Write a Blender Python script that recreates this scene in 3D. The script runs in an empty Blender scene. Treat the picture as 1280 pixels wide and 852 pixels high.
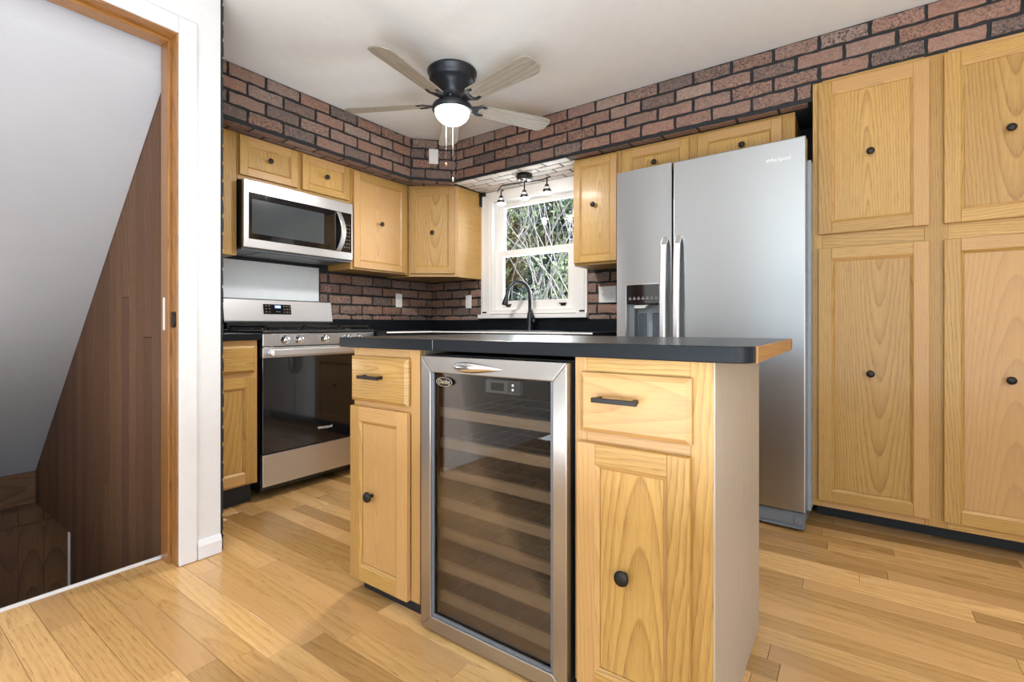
import bpy, bmesh, math, random
from mathutils import Vector, Matrix
from math import sin, cos, pi, radians
S = bpy.context.scene
COL = S.collection
random.seed(7)
# ------------------------------------------------------------ camera, light, exposure
F_PX = 604.0; HORIZON = 405.9
cam_d = bpy.data.cameras.new('camera'); cam = bpy.data.objects.new('camera', cam_d); COL.objects.link(cam)
cam_d.sensor_width = 36; cam_d.sensor_fit = 'HORIZONTAL'
cam_d.lens = F_PX / 1280 * 36
cam_d.shift_y = -(426 - HORIZON) / 1280
cam_d.clip_start = 0.02
cam.location = (0, 0, 0.986); cam.rotation_euler = (radians(90), 0, radians(35.25))
S.camera = cam
S.view_settings.view_transform = 'Standard'; S.view_settings.look = 'None'
S.view_settings.exposure = 0.0; S.view_settings.gamma = 1.0; S.view_settings.use_curve_mapping = False
S.cycles.use_denoising = True
S.cycles.max_bounces = 10; S.cycles.diffuse_bounces = 5; S.cycles.glossy_bounces = 5; S.cycles.transmission_bounces = 8
S.cycles.transparent_max_bounces = 12; S.cycles.sample_clamp_indirect = 6.0; S.cycles.caustics_reflective = False; S.cycles.caustics_refractive = False

W = bpy.data.worlds.new('sky'); S.world = W; W.use_nodes = True
nt = W.node_tree; bg = nt.nodes['Background']
sk = nt.nodes.new('ShaderNodeTexSky'); sk.sky_type = 'NISHITA'; sk.sun_disc = False
sk.sun_elevation = radians(52); sk.sun_rotation = radians(90); sk.air_density = 1.0; sk.dust_density = 1.5
nt.links.new(sk.outputs[0], bg.inputs[0]); bg.inputs[1].default_value = 0.55

def light(name, kind, loc, rot, energy, color=(1, 1, 1), size=None, size_y=None, **kw):
    d = bpy.data.lights.new(name, kind); o = bpy.data.objects.new(name, d); COL.objects.link(o)
    o.location = loc; o.rotation_euler = rot; d.energy = energy; d.color = color
    if kind == 'AREA':
        d.shape = 'RECTANGLE'; d.size = size; d.size_y = size_y
    if kind == 'POINT': d.shadow_soft_size = size
    for k, v in kw.items(): setattr(d, k, v)
    return o
light('sun', 'SUN', (6, 5, 8), (0, radians(38), radians(8)), 9.0, (1, .96, .9), angle=radians(1))
# daylight through the windows of the room behind the camera (areas stand in the openings; the patio one is added)
light('daylight_rear_door', 'AREA', (-.05, -2.68, 1.13), (radians(90), 0, 0), 17, (.82, .91, 1.0), 3.15, 2.1)   # faces +Y
light('right_side_fill', 'AREA', (2.58, -.9, 1.15), (radians(90), 0, radians(90)), 26, (.88, .94, 1.0), 2.3, 2.05)   # faces -X: unseen patio door, added to brighten the right side
light('daylight_kitchen_window', 'AREA', (-2.07, 3.46, 1.6), (radians(-90), 0, 0), 28, (.9, .96, 1.0), .66, .84)   # faces -Y

light('stairwell_fill', 'POINT', (-3.0, .05, .7), (0, 0, 0), 7, (1, .97, .93), .06)   # fill added to lift the dark stairwell, no fixture
light('ceiling_fill', 'AREA', (.3, -.7, .5), (radians(180), 0, 0), 185, (.80, .905, 1.0), 2.8, 2.4)   # faces up: unseen fill added behind the camera to brighten the ceiling

# ------------------------------------------------------------ materials
def newmat(name):
    m = bpy.data.materials.new(name); m.use_nodes = True
    return m, m.node_tree, m.node_tree.nodes['Principled BSDF']
def N(nt, t, **kw):
    n = nt.nodes.new(t)
    for k, v in kw.items():
        if k.startswith('i_'): n.inputs[int(k[2:])].default_value = v
        else: setattr(n, k, v)
    return n
def math_n(nt, op, a, b=None, c=None):
    n = nt.nodes.new('ShaderNodeMath'); n.operation = op
    for i, v in enumerate((a, b, c)):
        if v is None: continue
        if isinstance(v, (int, float)): n.inputs[i].default_value = v
        else: nt.links.new(v, n.inputs[i])
    return n.outputs[0]
def mix_n(nt, fac, a, b, mode='MIX'):
    n = nt.nodes.new('ShaderNodeMix'); n.data_type = 'RGBA'; n.blend_type = mode; n.clamp_factor = True
    for s, v in ((n.inputs[0], fac), (n.inputs[6], a), (n.inputs[7], b)):
        if isinstance(v, (int, float)): s.default_value = v
        elif isinstance(v, tuple): s.default_value = v + (1,) if len(v) == 3 else v
        else: nt.links.new(v, s)
    return n.outputs[2]
def ramp_n(nt, x, stops):
    n = nt.nodes.new('ShaderNodeValToRGB'); nt.links.new(x, n.inputs[0])
    el = n.color_ramp.elements
    while len(el) < len(stops): el.new(.5)
    for e, (p, c) in zip(el, stops): e.position = p; e.color = (c, c, c, 1) if isinstance(c, (int, float)) else c + (1,)
    return n.outputs[0]
def noise_n(nt, vec, scale, detail=3, rough=.5, dim='3D', dist=0):
    n = nt.nodes.new('ShaderNodeTexNoise'); n.noise_dimensions = dim
    n.inputs['Scale'].default_value = scale; n.inputs['Detail'].default_value = detail; n.inputs['Roughness'].default_value = rough
    n.inputs['Distortion'].default_value = dist
    if vec is not None: nt.links.new(vec, n.inputs['Vector'])
    return n.outputs[0]
def bump_n(nt, b, h, strength, dist=.002):
    n = nt.nodes.new('ShaderNodeBump'); n.inputs['Strength'].default_value = strength; n.inputs['Distance'].default_value = dist
    nt.links.new(h, n.inputs['Height']); nt.links.new(n.outputs[0], b.inputs['Normal'])
def plain(name, col, rough=.5, metal=0, noise=0, nscale=20, bump=0, bscale=120, spec=None, emit=None, coat=0):
    m, t, b = newmat(name)
    b.inputs['Base Color'].default_value = col + (1,); b.inputs['Roughness'].default_value = rough; b.inputs['Metallic'].default_value = metal
    if spec is not None: b.inputs['Specular IOR Level'].default_value = spec
    if coat: b.inputs['Coat Weight'].default_value = coat; b.inputs['Coat Roughness'].default_value = .08
    tc = N(t, 'ShaderNodeTexCoord')
    n = noise_n(t, tc.outputs['Object'], nscale, 4)
    k = noise if noise else .04
    c = mix_n(t, n, tuple(x * (1 - k) for x in col), tuple(min(1, x * (1 + k)) for x in col))
    t.links.new(c, b.inputs['Base Color'])
    if bump: bump_n(t, b, noise_n(t, tc.outputs['Object'], bscale, 3), bump, .001)
    if emit: b.inputs['Emission Color'].default_value = emit[0] + (1,); b.inputs['Emission Strength'].default_value = emit[1]
    return m
def wood(name, lite, dark, pore, rough=.42, ring=70., ringmix=.75, straight=.0, vary=.25, coat=.15, bump=.12, hue=None, stretch=.085):
    """boards: UV.x across the grain (+10 per board id), UV.y along it"""
    m, t, b = newmat(name)
    uv = N(t, 'ShaderNodeUVMap'); uv.uv_map = 'gc'
    sx = N(t, 'ShaderNodeSeparateXYZ'); t.links.new(uv.outputs[0], sx.inputs[0])
    bid = math_n(t, 'FLOOR', math_n(t, 'DIVIDE', math_n(t, 'ADD', sx.outputs[0], 5.), 10.))
    u = math_n(t, 'SUBTRACT', sx.outputs[0], math_n(t, 'MULTIPLY', bid, 10.))
    v = sx.outputs[1]
    wn = N(t, 'ShaderNodeTexWhiteNoise', noise_dimensions='1D'); t.links.new(bid, wn.inputs['W'])
    sc = N(t, 'ShaderNodeSeparateColor'); t.links.new(wn.outputs['Color'], sc.inputs[0])
    r1, r2, r3 = sc.outputs[0], sc.outputs[1], sc.outputs[2]
    # warped coordinates
    cmb = N(t, 'ShaderNodeCombineXYZ'); t.links.new(math_n(t, 'MULTIPLY', u, 5.), cmb.inputs[0]); t.links.new(math_n(t, 'MULTIPLY', v, .75), cmb.inputs[1]); t.links.new(math_n(t, 'MULTIPLY', bid, 3.7), cmb.inputs[2])
    wob = noise_n(t, cmb.outputs[0], 1.0, 3, .55)
    wob = math_n(t, 'MULTIPLY', math_n(t, 'SUBTRACT', wob, .5), .055)
    cmb2 = N(t, 'ShaderNodeCombineXYZ'); t.links.new(math_n(t, 'MULTIPLY', u, 26.), cmb2.inputs[0]); t.links.new(math_n(t, 'MULTIPLY', v, 9.), cmb2.inputs[1]); t.links.new(math_n(t, 'MULTIPLY', bid, 1.7), cmb2.inputs[2])
    wob2 = math_n(t, 'MULTIPLY', math_n(t, 'SUBTRACT', noise_n(t, cmb2.outputs[0], 1.0, 2, .5), .5), .012)
    off = math_n(t, 'MULTIPLY', math_n(t, 'SUBTRACT', r1, .5), .09)
    uu = math_n(t, 'ADD', math_n(t, 'ADD', math_n(t, 'ADD', u, off), wob), wob2)
    if straight: uu = math_n(t, 'ADD', uu, straight)
    vv = math_n(t, 'MULTIPLY', math_n(t, 'ADD', v, math_n(t, 'MULTIPLY', math_n(t, 'SUBTRACT', r2, .5), 1.2)), stretch)
    rr = math_n(t, 'SQRT', math_n(t, 'ADD', math_n(t, 'MULTIPLY', uu, uu), math_n(t, 'MULTIPLY', vv, vv)))
    rg = math_n(t, 'FRACT', math_n(t, 'MULTIPLY', rr, ring))
    rings = ramp_n(t, rg, [(0, 0.0), (.45, .12), (.8, .55), (.93, 1.0), (1, .1)])
    # pores
    cp = N(t, 'ShaderNodeCombineXYZ'); t.links.new(math_n(t, 'MULTIPLY', u, 420.), cp.inputs[0]); t.links.new(math_n(t, 'MULTIPLY', v, 14.), cp.inputs[1]); t.links.new(bid, cp.inputs[2])
    pn = ramp_n(t, noise_n(t, cp.outputs[0], 1., 2, .6), [(.5, 0.), (.68, 1.)])
    cl = N(t, 'ShaderNodeCombineXYZ'); t.links.new(math_n(t, 'MULTIPLY', u, 14.), cl.inputs[0]); t.links.new(math_n(t, 'MULTIPLY', v, 1.6), cl.inputs[1]); t.links.new(math_n(t, 'MULTIPLY', bid, 5.1), cl.inputs[2])
    big = noise_n(t, cl.outputs[0], 1., 4, .6)
    col = mix_n(t, math_n(t, 'MULTIPLY', rings, ringmix), lite, dark)
    col = mix_n(t, math_n(t, 'MULTIPLY', math_n(t, 'MULTIPLY', pn, math_n(t, 'ADD', .3, rings)), .8), col, pore)
    col = mix_n(t, math_n(t, 'MULTIPLY', ramp_n(t, big, [(.35, 0.), (.75, 1.)]), .35), col, dark)
    cs = N(t, 'ShaderNodeCombineXYZ'); t.links.new(math_n(t, 'MULTIPLY', uu, 150.), cs.inputs[0]); t.links.new(math_n(t, 'MULTIPLY', v, 2.2), cs.inputs[1]); t.links.new(math_n(t, 'MULTIPLY', bid, 2.3), cs.inputs[2])
    col = mix_n(t, math_n(t, 'MULTIPLY', ramp_n(t, noise_n(t, cs.outputs[0], 1., 3, .6), [(.45, 0.), (.72, 1.)]), .42), col, dark)
    # per board shade
    lo = 1 - vary
    g = N(t, 'ShaderNodeMapRange'); t.links.new(r3, g.inputs[0]); g.inputs[3].default_value = lo; g.inputs[4].default_value = 1 + vary * .35
    cc = N(t, 'ShaderNodeCombineColor'); t.links.new(g.outputs[0], cc.inputs[0])
    gg = math_n(t, 'POWER', g.outputs[0], 1.15); t.links.new(gg, cc.inputs[1])
    t.links.new(math_n(t, 'POWER', g.outputs[0], 1.45), cc.inputs[2])
    col = mix_n(t, 1.0, col, cc.outputs[0], 'MULTIPLY')
    if hue:
        col = mix_n(t, math_n(t, 'MULTIPLY', math_n(t, 'GREATER_THAN', r2, .72), .45), col, hue)
    t.links.new(col, b.inputs['Base Color'])
    b.inputs['Roughness'].default_value = rough; b.inputs['Coat Weight'].default_value = coat; b.inputs['Coat Roughness'].default_value = .12
    if bump: bump_n(t, b, math_n(t, 'ADD', pn, rings), -bump, .0008)
    return m
M = {}
M['oak'] = wood('honey_oak', (.57, .345, .102), (.36, .19, .046), (.24, .11, .03), ring=105, stretch=.055, ringmix=.85, hue=(.58, .33, .15), vary=.14, coat=.07)
M['oak_frame'] = M['oak']
M['floor'] = wood('oak_floor', (.74, .455, .18), (.52, .28, .095), (.30, .14, .045), rough=.26, ring=62., ringmix=.5, stretch=.045, vary=.42, coat=.35, bump=.05, hue=(.60, .34, .14))
M['paneling'] = wood('dark_stained_boards', (.215, .105, .048), (.10, .045, .022), (.03, .014, .008), rough=.65, ring=45., vary=.35, coat=0, hue=(.12, .05, .035))
M['jamb'] = wood('stained_jamb_wood', (.42, .20, .055), (.26, .105, .028), (.1, .04, .01), rough=.35, ring=60., vary=.1, coat=.3)
M['blade'] = wood('weathered_grey_wood', (.42, .38, .32), (.27, .23, .185), (.17, .14, .11), rough=.5, ring=45., vary=.1, coat=.05)
M['veneer'] = wood('taupe_veneer', (.47, .40, .32), (.43, .36, .285), (.35, .28, .21), rough=.5, ring=40., ringmix=.4, vary=.05, coat=.05, bump=.02)
M['shelfwood'] = wood('shelf_beech', (.74, .62, .46), (.62, .50, .35), (.5, .35, .2), rough=.5, ring=60., vary=.1)
M['white_wall'] = plain('white_wall_paint', (.72, .72, .725), .6, bump=.15, bscale=60)
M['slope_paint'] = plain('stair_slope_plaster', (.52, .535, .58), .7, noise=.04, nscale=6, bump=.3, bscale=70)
M['white_trim'] = plain('white_trim_gloss', (.76, .76, .78), .35)
M['casing'] = plain('white_window_paint', (.88, .86, .84), .35)
M['ceiling'] = plain('ceiling_paint', (.80, .80, .785), .75, bump=.1, bscale=40)
M['black_top'] = plain('black_laminate', (.008, .010, .013), .30, noise=.2, nscale=90, spec=.22)
M['black'] = plain('black_plastic', (.012, .012, .013), .4)
M['toe'] = plain('toe_kick_black', (.012, .013, .015), .6)
M['hard'] = plain('dark_bronze_metal', (.028, .025, .023), .42, .6)
M['fanbody'] = plain('fan_dark_metal', (.035, .04, .048), .38, .5)
M['blackglass'] = plain('black_glass', (.006, .006, .007), .05, spec=.6, coat=.4)
M['rubber'] = plain('grey_gasket', (.16, .17, .19), .5)
M['greyplastic'] = plain('grey_plastic', (.16, .18, .20), .35)
M['dispenser'] = plain('dispenser_grey', (.30, .35, .40), .28)
M['darkgrey'] = plain('paddle_grey', (.09, .11, .14), .3)
M['chrome'] = plain('chrome', (.82, .82, .82), .12, 1.)
M['plate'] = plain('white_cover_plate', (.85, .85, .84), .35)
M['whitepanel'] = plain('white_enamel_panel', (.78, .82, .85), .3)
M['cavity'] = plain('cooler_liner', (.035, .03, .028), .45)
M['gold'] = plain('badge_gold', (.75, .62, .42), .3, .8)
M['white_print'] = plain('white_print', (.85, .85, .85), .5)
M['dark_print'] = plain('grey_print', (.25, .26, .27), .5)
M['faucet'] = plain('gunmetal', (.05, .053, .058), .28, .8)
M['bulb'] = plain('frosted_lamp_glass', (1, .98, .95), .4, emit=((1, .97, .92), 7.))
M['spotbulb'] = plain('spot_lamp_glass', (1, .99, .97), .3, emit=((1, .98, .95), 22.))
M['led'] = plain('blue_display', (.05, .1, .3), .3, emit=((.25, .45, 1), 1.6))
M['ledwhite'] = plain('white_display_digits', (.8, .9, 1), .3, emit=((.8, .9, 1), 2.5))
M['concrete'] = plain('basement_floor', (.10, .09, .085), .8)
M['soil'] = plain('garden_soil', (.16, .13, .09), .9, noise=.4, nscale=5)
M['siding'] = plain('outside_siding', (.5, .5, .48), .7)
def steel(name, col, rough, along='x', aniso=0):
    m, t, b = newmat(name)
    tc = N(t, 'ShaderNodeTexCoord'); mp = N(t, 'ShaderNodeMapping'); t.links.new(tc.outputs['Object'], mp.inputs[0])
    mp.inputs['Scale'].default_value = (1.5, 1.5, 1200) if along == 'x' else (1200, 1200, 1.5)
    n = noise_n(t, mp.outputs[0], 1., 2, .6)
    c = mix_n(t, n, tuple(x * .98 for x in col), tuple(min(1, x * 1.02) for x in col))
    t.links.new(c, b.inputs['Base Color']); b.inputs['Metallic'].default_value = 1.
    rr = N(t, 'ShaderNodeMapRange'); t.links.new(n, rr.inputs[0]); rr.inputs[3].default_value = rough * .97; rr.inputs[4].default_value = rough * 1.03
    t.links.new(rr.outputs[0], b.inputs['Roughness'])
    if aniso:   # brushed sideways: reflections smear up and down
        b.inputs['Anisotropic'].default_value = aniso; b.inputs['Anisotropic Rotation'].default_value = .25
        tg = N(t, 'ShaderNodeTangent'); tg.direction_type = 'UV_MAP'; tg.uv_map = 'gc'; t.links.new(tg.outputs[0], b.inputs['Tangent'])
    return m
M['steel'] = steel('brushed_stainless', (.62, .62, .63), .34)
M['steel_dark'] = steel('brushed_stainless_warm', (.47, .45, .43), .28)
M['fridge'] = steel('fridge_stainless', (.46, .47, .48), .30, aniso=.85)
M['handle'] = steel('bright_handle_steel', (.86, .86, .88), .32, 'z')
def glassmat(name, tint, trans, rough=0.0, refl=.5):
    m = bpy.data.materials.new(name); m.use_nodes = True; t = m.node_tree
    t.nodes.remove(t.nodes['Principled BSDF']); out = t.nodes['Material Output']
    tr = N(t, 'ShaderNodeBsdfTransparent'); tr.inputs[0].default_value = tuple(tint) + (1,)
    gl = N(t, 'ShaderNodeBsdfGlossy'); gl.inputs['Roughness'].default_value = rough; gl.inputs[0].default_value = (1, 1, 1, 1)
    fr = N(t, 'ShaderNodeFresnel'); fr.inputs[0].default_value = 1.5
    mx = N(t, 'ShaderNodeMixShader'); t.links.new(math_n(t, 'MULTIPLY', fr.outputs[0], refl), mx.inputs[0]); t.links.new(tr.outputs[0], mx.inputs[1]); t.links.new(gl.outputs[0], mx.inputs[2])
    t.links.new(mx.outputs[0], out.inputs[0]); return m
M['glass'] = glassmat('window_glass', (.97, .98, .98), 1, refl=1.)
M['smoke'] = glassmat('smoked_glass', (.68, .65, .62), 1, .02, refl=.5)
M['clear'] = glassmat('clear_shade_glass', (.9, .93, .93), 1, .05, refl=2.)
def brickmat(name, cols, dk, lt, rough=.75, spec=.5):
    m, t, b = newmat(name)
    uv = N(t, 'ShaderNodeUVMap'); uv.uv_map = 'gc'
    sx = N(t, 'ShaderNodeSeparateXYZ'); t.links.new(uv.outputs[0], sx.inputs[0])
    bid = math_n(t, 'FLOOR', math_n(t, 'DIVIDE', math_n(t, 'ADD', sx.outputs[0], 5.), 10.))
    wn = N(t, 'ShaderNodeTexWhiteNoise', noise_dimensions='1D'); t.links.new(bid, wn.inputs['W'])
    sc = N(t, 'ShaderNodeSeparateColor'); t.links.new(wn.outputs['Color'], sc.inputs[0])
    base = N(t, 'ShaderNodeValToRGB'); t.links.new(sc.outputs[0], base.inputs[0]); el = base.color_ramp.elements
    while len(el) < len(cols): el.new(.5)
    for i, (e, c) in enumerate(zip(el, cols)): e.position = i / (len(cols) - 1); e.color = c + (1,)
    tc = N(t, 'ShaderNodeTexCoord')
    n1 = noise_n(t, tc.outputs['Object'], 95, 5, .7); n2 = noise_n(t, tc.outputs['Object'], 38, 4, .65); n3 = noise_n(t, tc.outputs['Object'], 160, 3, .6)
    # dark scorched speckles, stronger on some bricks
    amt = ramp_n(t, sc.outputs[1], [(.3, .25), (.85, 1.)])
    c = mix_n(t, math_n(t, 'MULTIPLY', ramp_n(t, n1, [(.48, 0.), (.60, 1.)]), amt), base.outputs[0], dk)
    c = mix_n(t, math_n(t, 'MULTIPLY', ramp_n(t, n3, [(.55, 0.), (.68, 1.)]), .55), c, lt)
    c = mix_n(t, math_n(t, 'MULTIPLY', ramp_n(t, n2, [(.45, 0.), (.75, 1.)]), .35), c, dk)
    t.links.new(c, b.inputs['Base Color']); b.inputs['Roughness'].default_value = rough; b.inputs['Specular IOR Level'].default_value = spec
    bump_n(t, b, math_n(t, 'ADD', n1, n2), .6, .004)
    return m
M['brick'] = brickmat('weathered_brick', [(.30, .155, .105), (.34, .19, .14), (.27, .15, .11), (.36, .25, .205), (.15, .105, .09), (.33, .185, .135), (.25, .17, .145)], (.045, .036, .034), (.50, .38, .32))
M['brick_lit'] = brickmat('brick_painted_lit', [(.62, .52, .46), (.68, .60, .55), (.60, .54, .48), (.74, .70, .66)], (.50, .45, .41), (.88, .86, .83), .5)  # same brick in lighter colours: lamp and window light painted in
M['mortar'] = plain('charcoal_mortar', (.015, .017, .020), .7, noise=.3, nscale=60, bump=.5, bscale=200)

# ------------------------------------------------------------ mesh building
_bid = [1]
def nid(): _bid[0] += 1; return _bid[0] % 997
class MB:
    def __init__(s): s.v = []; s.f = []; s.uv = []; s.m = []; s.sm = []
    def face(s, pts, m=0, uvs=None, smooth=False):
        i = len(s.v); s.v += [tuple(p) for p in pts]; s.f.append(tuple(range(i, i + len(pts)))); s.m.append(m); s.sm.append(smooth)
        s.uv.append(uvs if uvs else [(0, 0)] * len(pts))
    def box(s, x0, x1, y0, y1, z0, z1, m=0, g='z', bid=None, shift=None):
        if x1 < x0: x0, x1 = x1, x0
        if y1 < y0: y0, y1 = y1, y0
        if z1 < z0: z0, z1 = z1, z0
        bid = nid() if bid is None else bid; ov = random.uniform(-3, 3)
        c = ((x0 + x1) / 2, (y0 + y1) / 2, (z0 + z1) / 2)
        P = [(x, y, z) for z in (z0, z1) for y in (y0, y1) for x in (x0, x1)]
        i0 = len(s.v); s.v += P
        ga = 'xyz'.index(g); sz = [x1 - x0, y1 - y0, z1 - z0]; sz[ga] = 0
        if shift is None: shift = .13 if max(sz) < .1 else 0
        for idx, n in (((0, 4, 6, 2), 0), ((1, 3, 7, 5), 0), ((0, 1, 5, 4), 1), ((2, 6, 7, 3), 1), ((0, 2, 3, 1), 2), ((4, 5, 7, 6), 2)):
            axes = [a for a in range(3) if a != n]
            if ga in axes: va = ga; ua = [a for a in axes if a != ga][0]
            else: ua, va = axes
            s.f.append(tuple(i0 + k for k in idx)); s.m.append(m); s.sm.append(False)
            s.uv.append([(P[k][ua] - c[ua] + 10 * bid + shift, P[k][va] - c[va] + (ov if va == ga else 0)) for k in idx])
    def loft(s, rings, m=0, closed=True, cap0=True, cap1=True, smooth=True, g=None):
        """rings: list of lists of points"""
        n = len(rings[0]); i0 = len(s.v); bid = nid()
        for r in rings: s.v += [tuple(p) for p in r]
        for j in range(len(rings) - 1):
            for k in range(n if closed else n - 1):
                k2 = (k + 1) % n
                q = (i0 + j * n + k, i0 + j * n + k2, i0 + (j + 1) * n + k2, i0 + (j + 1) * n + k)
                s.f.append(q); s.m.append(m); s.sm.append(smooth)
                s.uv.append([(10 * bid + s.v[a][0] * .7 + s.v[a][1] * .7, s.v[a][2]) for a in q])
        if cap0: s.f.append(tuple(i0 + k for k in reversed(range(n)))); s.m.append(m); s.sm.append(False); s.uv.append([(10 * bid, 0)] * n)
        if cap1: s.f.append(tuple(i0 + (len(rings) - 1) * n + k for k in range(n))); s.m.append(m); s.sm.append(False); s.uv.append([(10 * bid, 0)] * n)
    def tube(s, path, r, m=0, n=10, caps=True, flat=1.0):
        path = [Vector(p) for p in path]; rr = r if isinstance(r, (list, tuple)) else [r] * len(path)
        rings = []; up = None
        for i, p in enumerate(path):
            a = path[max(i - 1, 0)]; b = path[min(i + 1, len(path) - 1)]; t = (b - a)
            if t.length < 1e-9: t = Vector((0, 0, 1))
            t.normalize()
            if up is None:
                up = Vector((0, 0, 1)) if abs(t.z) < .9 else Vector((1, 0, 0))
            x = t.cross(up)
            if x.length < 1e-6: x = t.orthogonal()
            x.normalize(); y = x.cross(t).normalized(); up = y
            rings.append([p + x * cos(2 * pi * k / n) * rr[i] + y * sin(2 * pi * k / n) * rr[i] * flat for k in range(n)])
        s.loft(rings, m, True, caps, caps)
    def lathe(s, prof, c=(0, 0, 0), axis='z', m=0, n=28, caps=True, sy=1.0):
        rings = []
        for r, h in prof:
            ring = []
            for k in range(n):
                a = 2 * pi * k / n; x, y = r * cos(a), r * sin(a) * sy
                p = {'z': (x, y, h), 'y': (x, h, y), '-y': (x, -h, y), 'x': (h, x, y)}[axis]
                ring.append((c[0] + p[0], c[1] + p[1], c[2] + p[2]))
            rings.append(ring)
        s.loft(rings, m, True, caps, caps)
    def prism(s, poly, z0, z1, m=0, axis='z', g=None, smooth=False):
        """poly of 2D points, extruded along axis"""
        def P(a, b, h): return {'z': (a, b, h), 'y': (a, h, b), 'x': (h, a, b)}[axis]
        bid = nid(); n = len(poly); ca = sum(p[0] for p in poly) / n; cb = sum(p[1] for p in poly) / n
        i0 = len(s.v); s.v += [P(a, b, z0) for a, b in poly] + [P(a, b, z1) for a, b in poly]
        s.f.append(tuple(i0 + k for k in range(n))); s.f.append(tuple(i0 + n + k for k in range(n)))
        for q in (0, 1): s.uv.append([(10 * bid + a - ca, b - cb) if g != 'a' else (10 * bid + b - cb, a - ca) for a, b in poly]); s.m.append(m); s.sm.append(False)
        for k in range(n):
            k2 = (k + 1) % n; s.f.append((i0 + k, i0 + k2, i0 + n + k2, i0 + n + k)); s.m.append(m); s.sm.append(smooth)
            s.uv.append([(10 * bid + z0, poly[k][1]), (10 * bid + z0, poly[k2][1]), (10 * bid + z1, poly[k2][1]), (10 * bid + z1, poly[k][1])])
    def xform(s, mat):
        s.v = [tuple(mat @ Vector(p)) for p in s.v]; return s
    def build(s, name, mats, parent=None, loc=None, bevel=0, seg=2, recalc=True, kind=None):
        me = bpy.data.meshes.new(name); me.from_pydata(s.v, [], s.f)
        uvl = me.uv_layers.new(name='gc'); flat = [c for u in s.uv for p in u for c in p]
        uvl.data.foreach_set('uv', flat)
        mats = mats if isinstance(mats, (list, tuple)) else [mats]
        for m in mats: me.materials.append(M[m] if isinstance(m, str) else m)
        me.polygons.foreach_set('material_index', s.m); me.polygons.foreach_set('use_smooth', s.sm)
        if recalc:
            bm = bmesh.new(); bm.from_mesh(me); bmesh.ops.recalc_face_normals(bm, faces=bm.faces); bm.to_mesh(me); bm.free()
        me.update()
        o = bpy.data.objects.new(name, me); COL.objects.link(o)
        if loc: o.location = loc
        if parent: o.parent = parent
        if bevel:
            b = o.modifiers.new('bevel', 'BEVEL'); b.width = bevel; b.segments = seg; b.limit_method = 'ANGLE'; b.angle_limit = radians(40)
        if kind: o['kind'] = kind
        return o
def tag(o, label, cat, group=None, kind=None):
    o['label'] = label; o['category'] = cat
    if group: o['group'] = group
    if kind: o['kind'] = kind
    return o
def thing(name, label, cat, loc=(0, 0, 0), rz=0, group=None):
    o = bpy.data.objects.new(name, None); COL.objects.link(o); o.empty_display_size = .1
    o.location = loc; o.rotation_euler = (0, 0, rz)
    return tag(o, label, cat, group)
def copy_tree(o, parent=None):
    c = o.copy(); COL.objects.link(c); c.parent = parent
    for ch in list(o.children): copy_tree(ch, c)
    return c
def struct(o): o['kind'] = 'structure'; return o
def text(name, s, size, mat, parent, mtx, extrude=.0004, align='CENTER', shear=0):
    cu = bpy.data.curves.new(name, 'FONT'); cu.body = s; cu.size = size; cu.align_x = align; cu.align_y = 'CENTER'; cu.extrude = extrude; cu.shear = shear
    tmp = bpy.data.objects.new('tmp', cu); COL.objects.link(tmp)
    dg = bpy.context.evaluated_depsgraph_get(); me = bpy.data.meshes.new_from_object(tmp.evaluated_get(dg))
    bpy.data.objects.remove(tmp); bpy.data.curves.remove(cu)
    me.transform(mtx); me.materials.clear(); me.materials.append(M[mat]); me.name = name
    o = bpy.data.objects.new(name, me); COL.objects.link(o); o.parent = parent
    return o
# text lying on a local front face (-Y side): x right, z up
def TF(x, y, z): return Matrix.Translation((x, y, z)) @ Matrix.Rotation(radians(90), 4, 'X')

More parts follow.
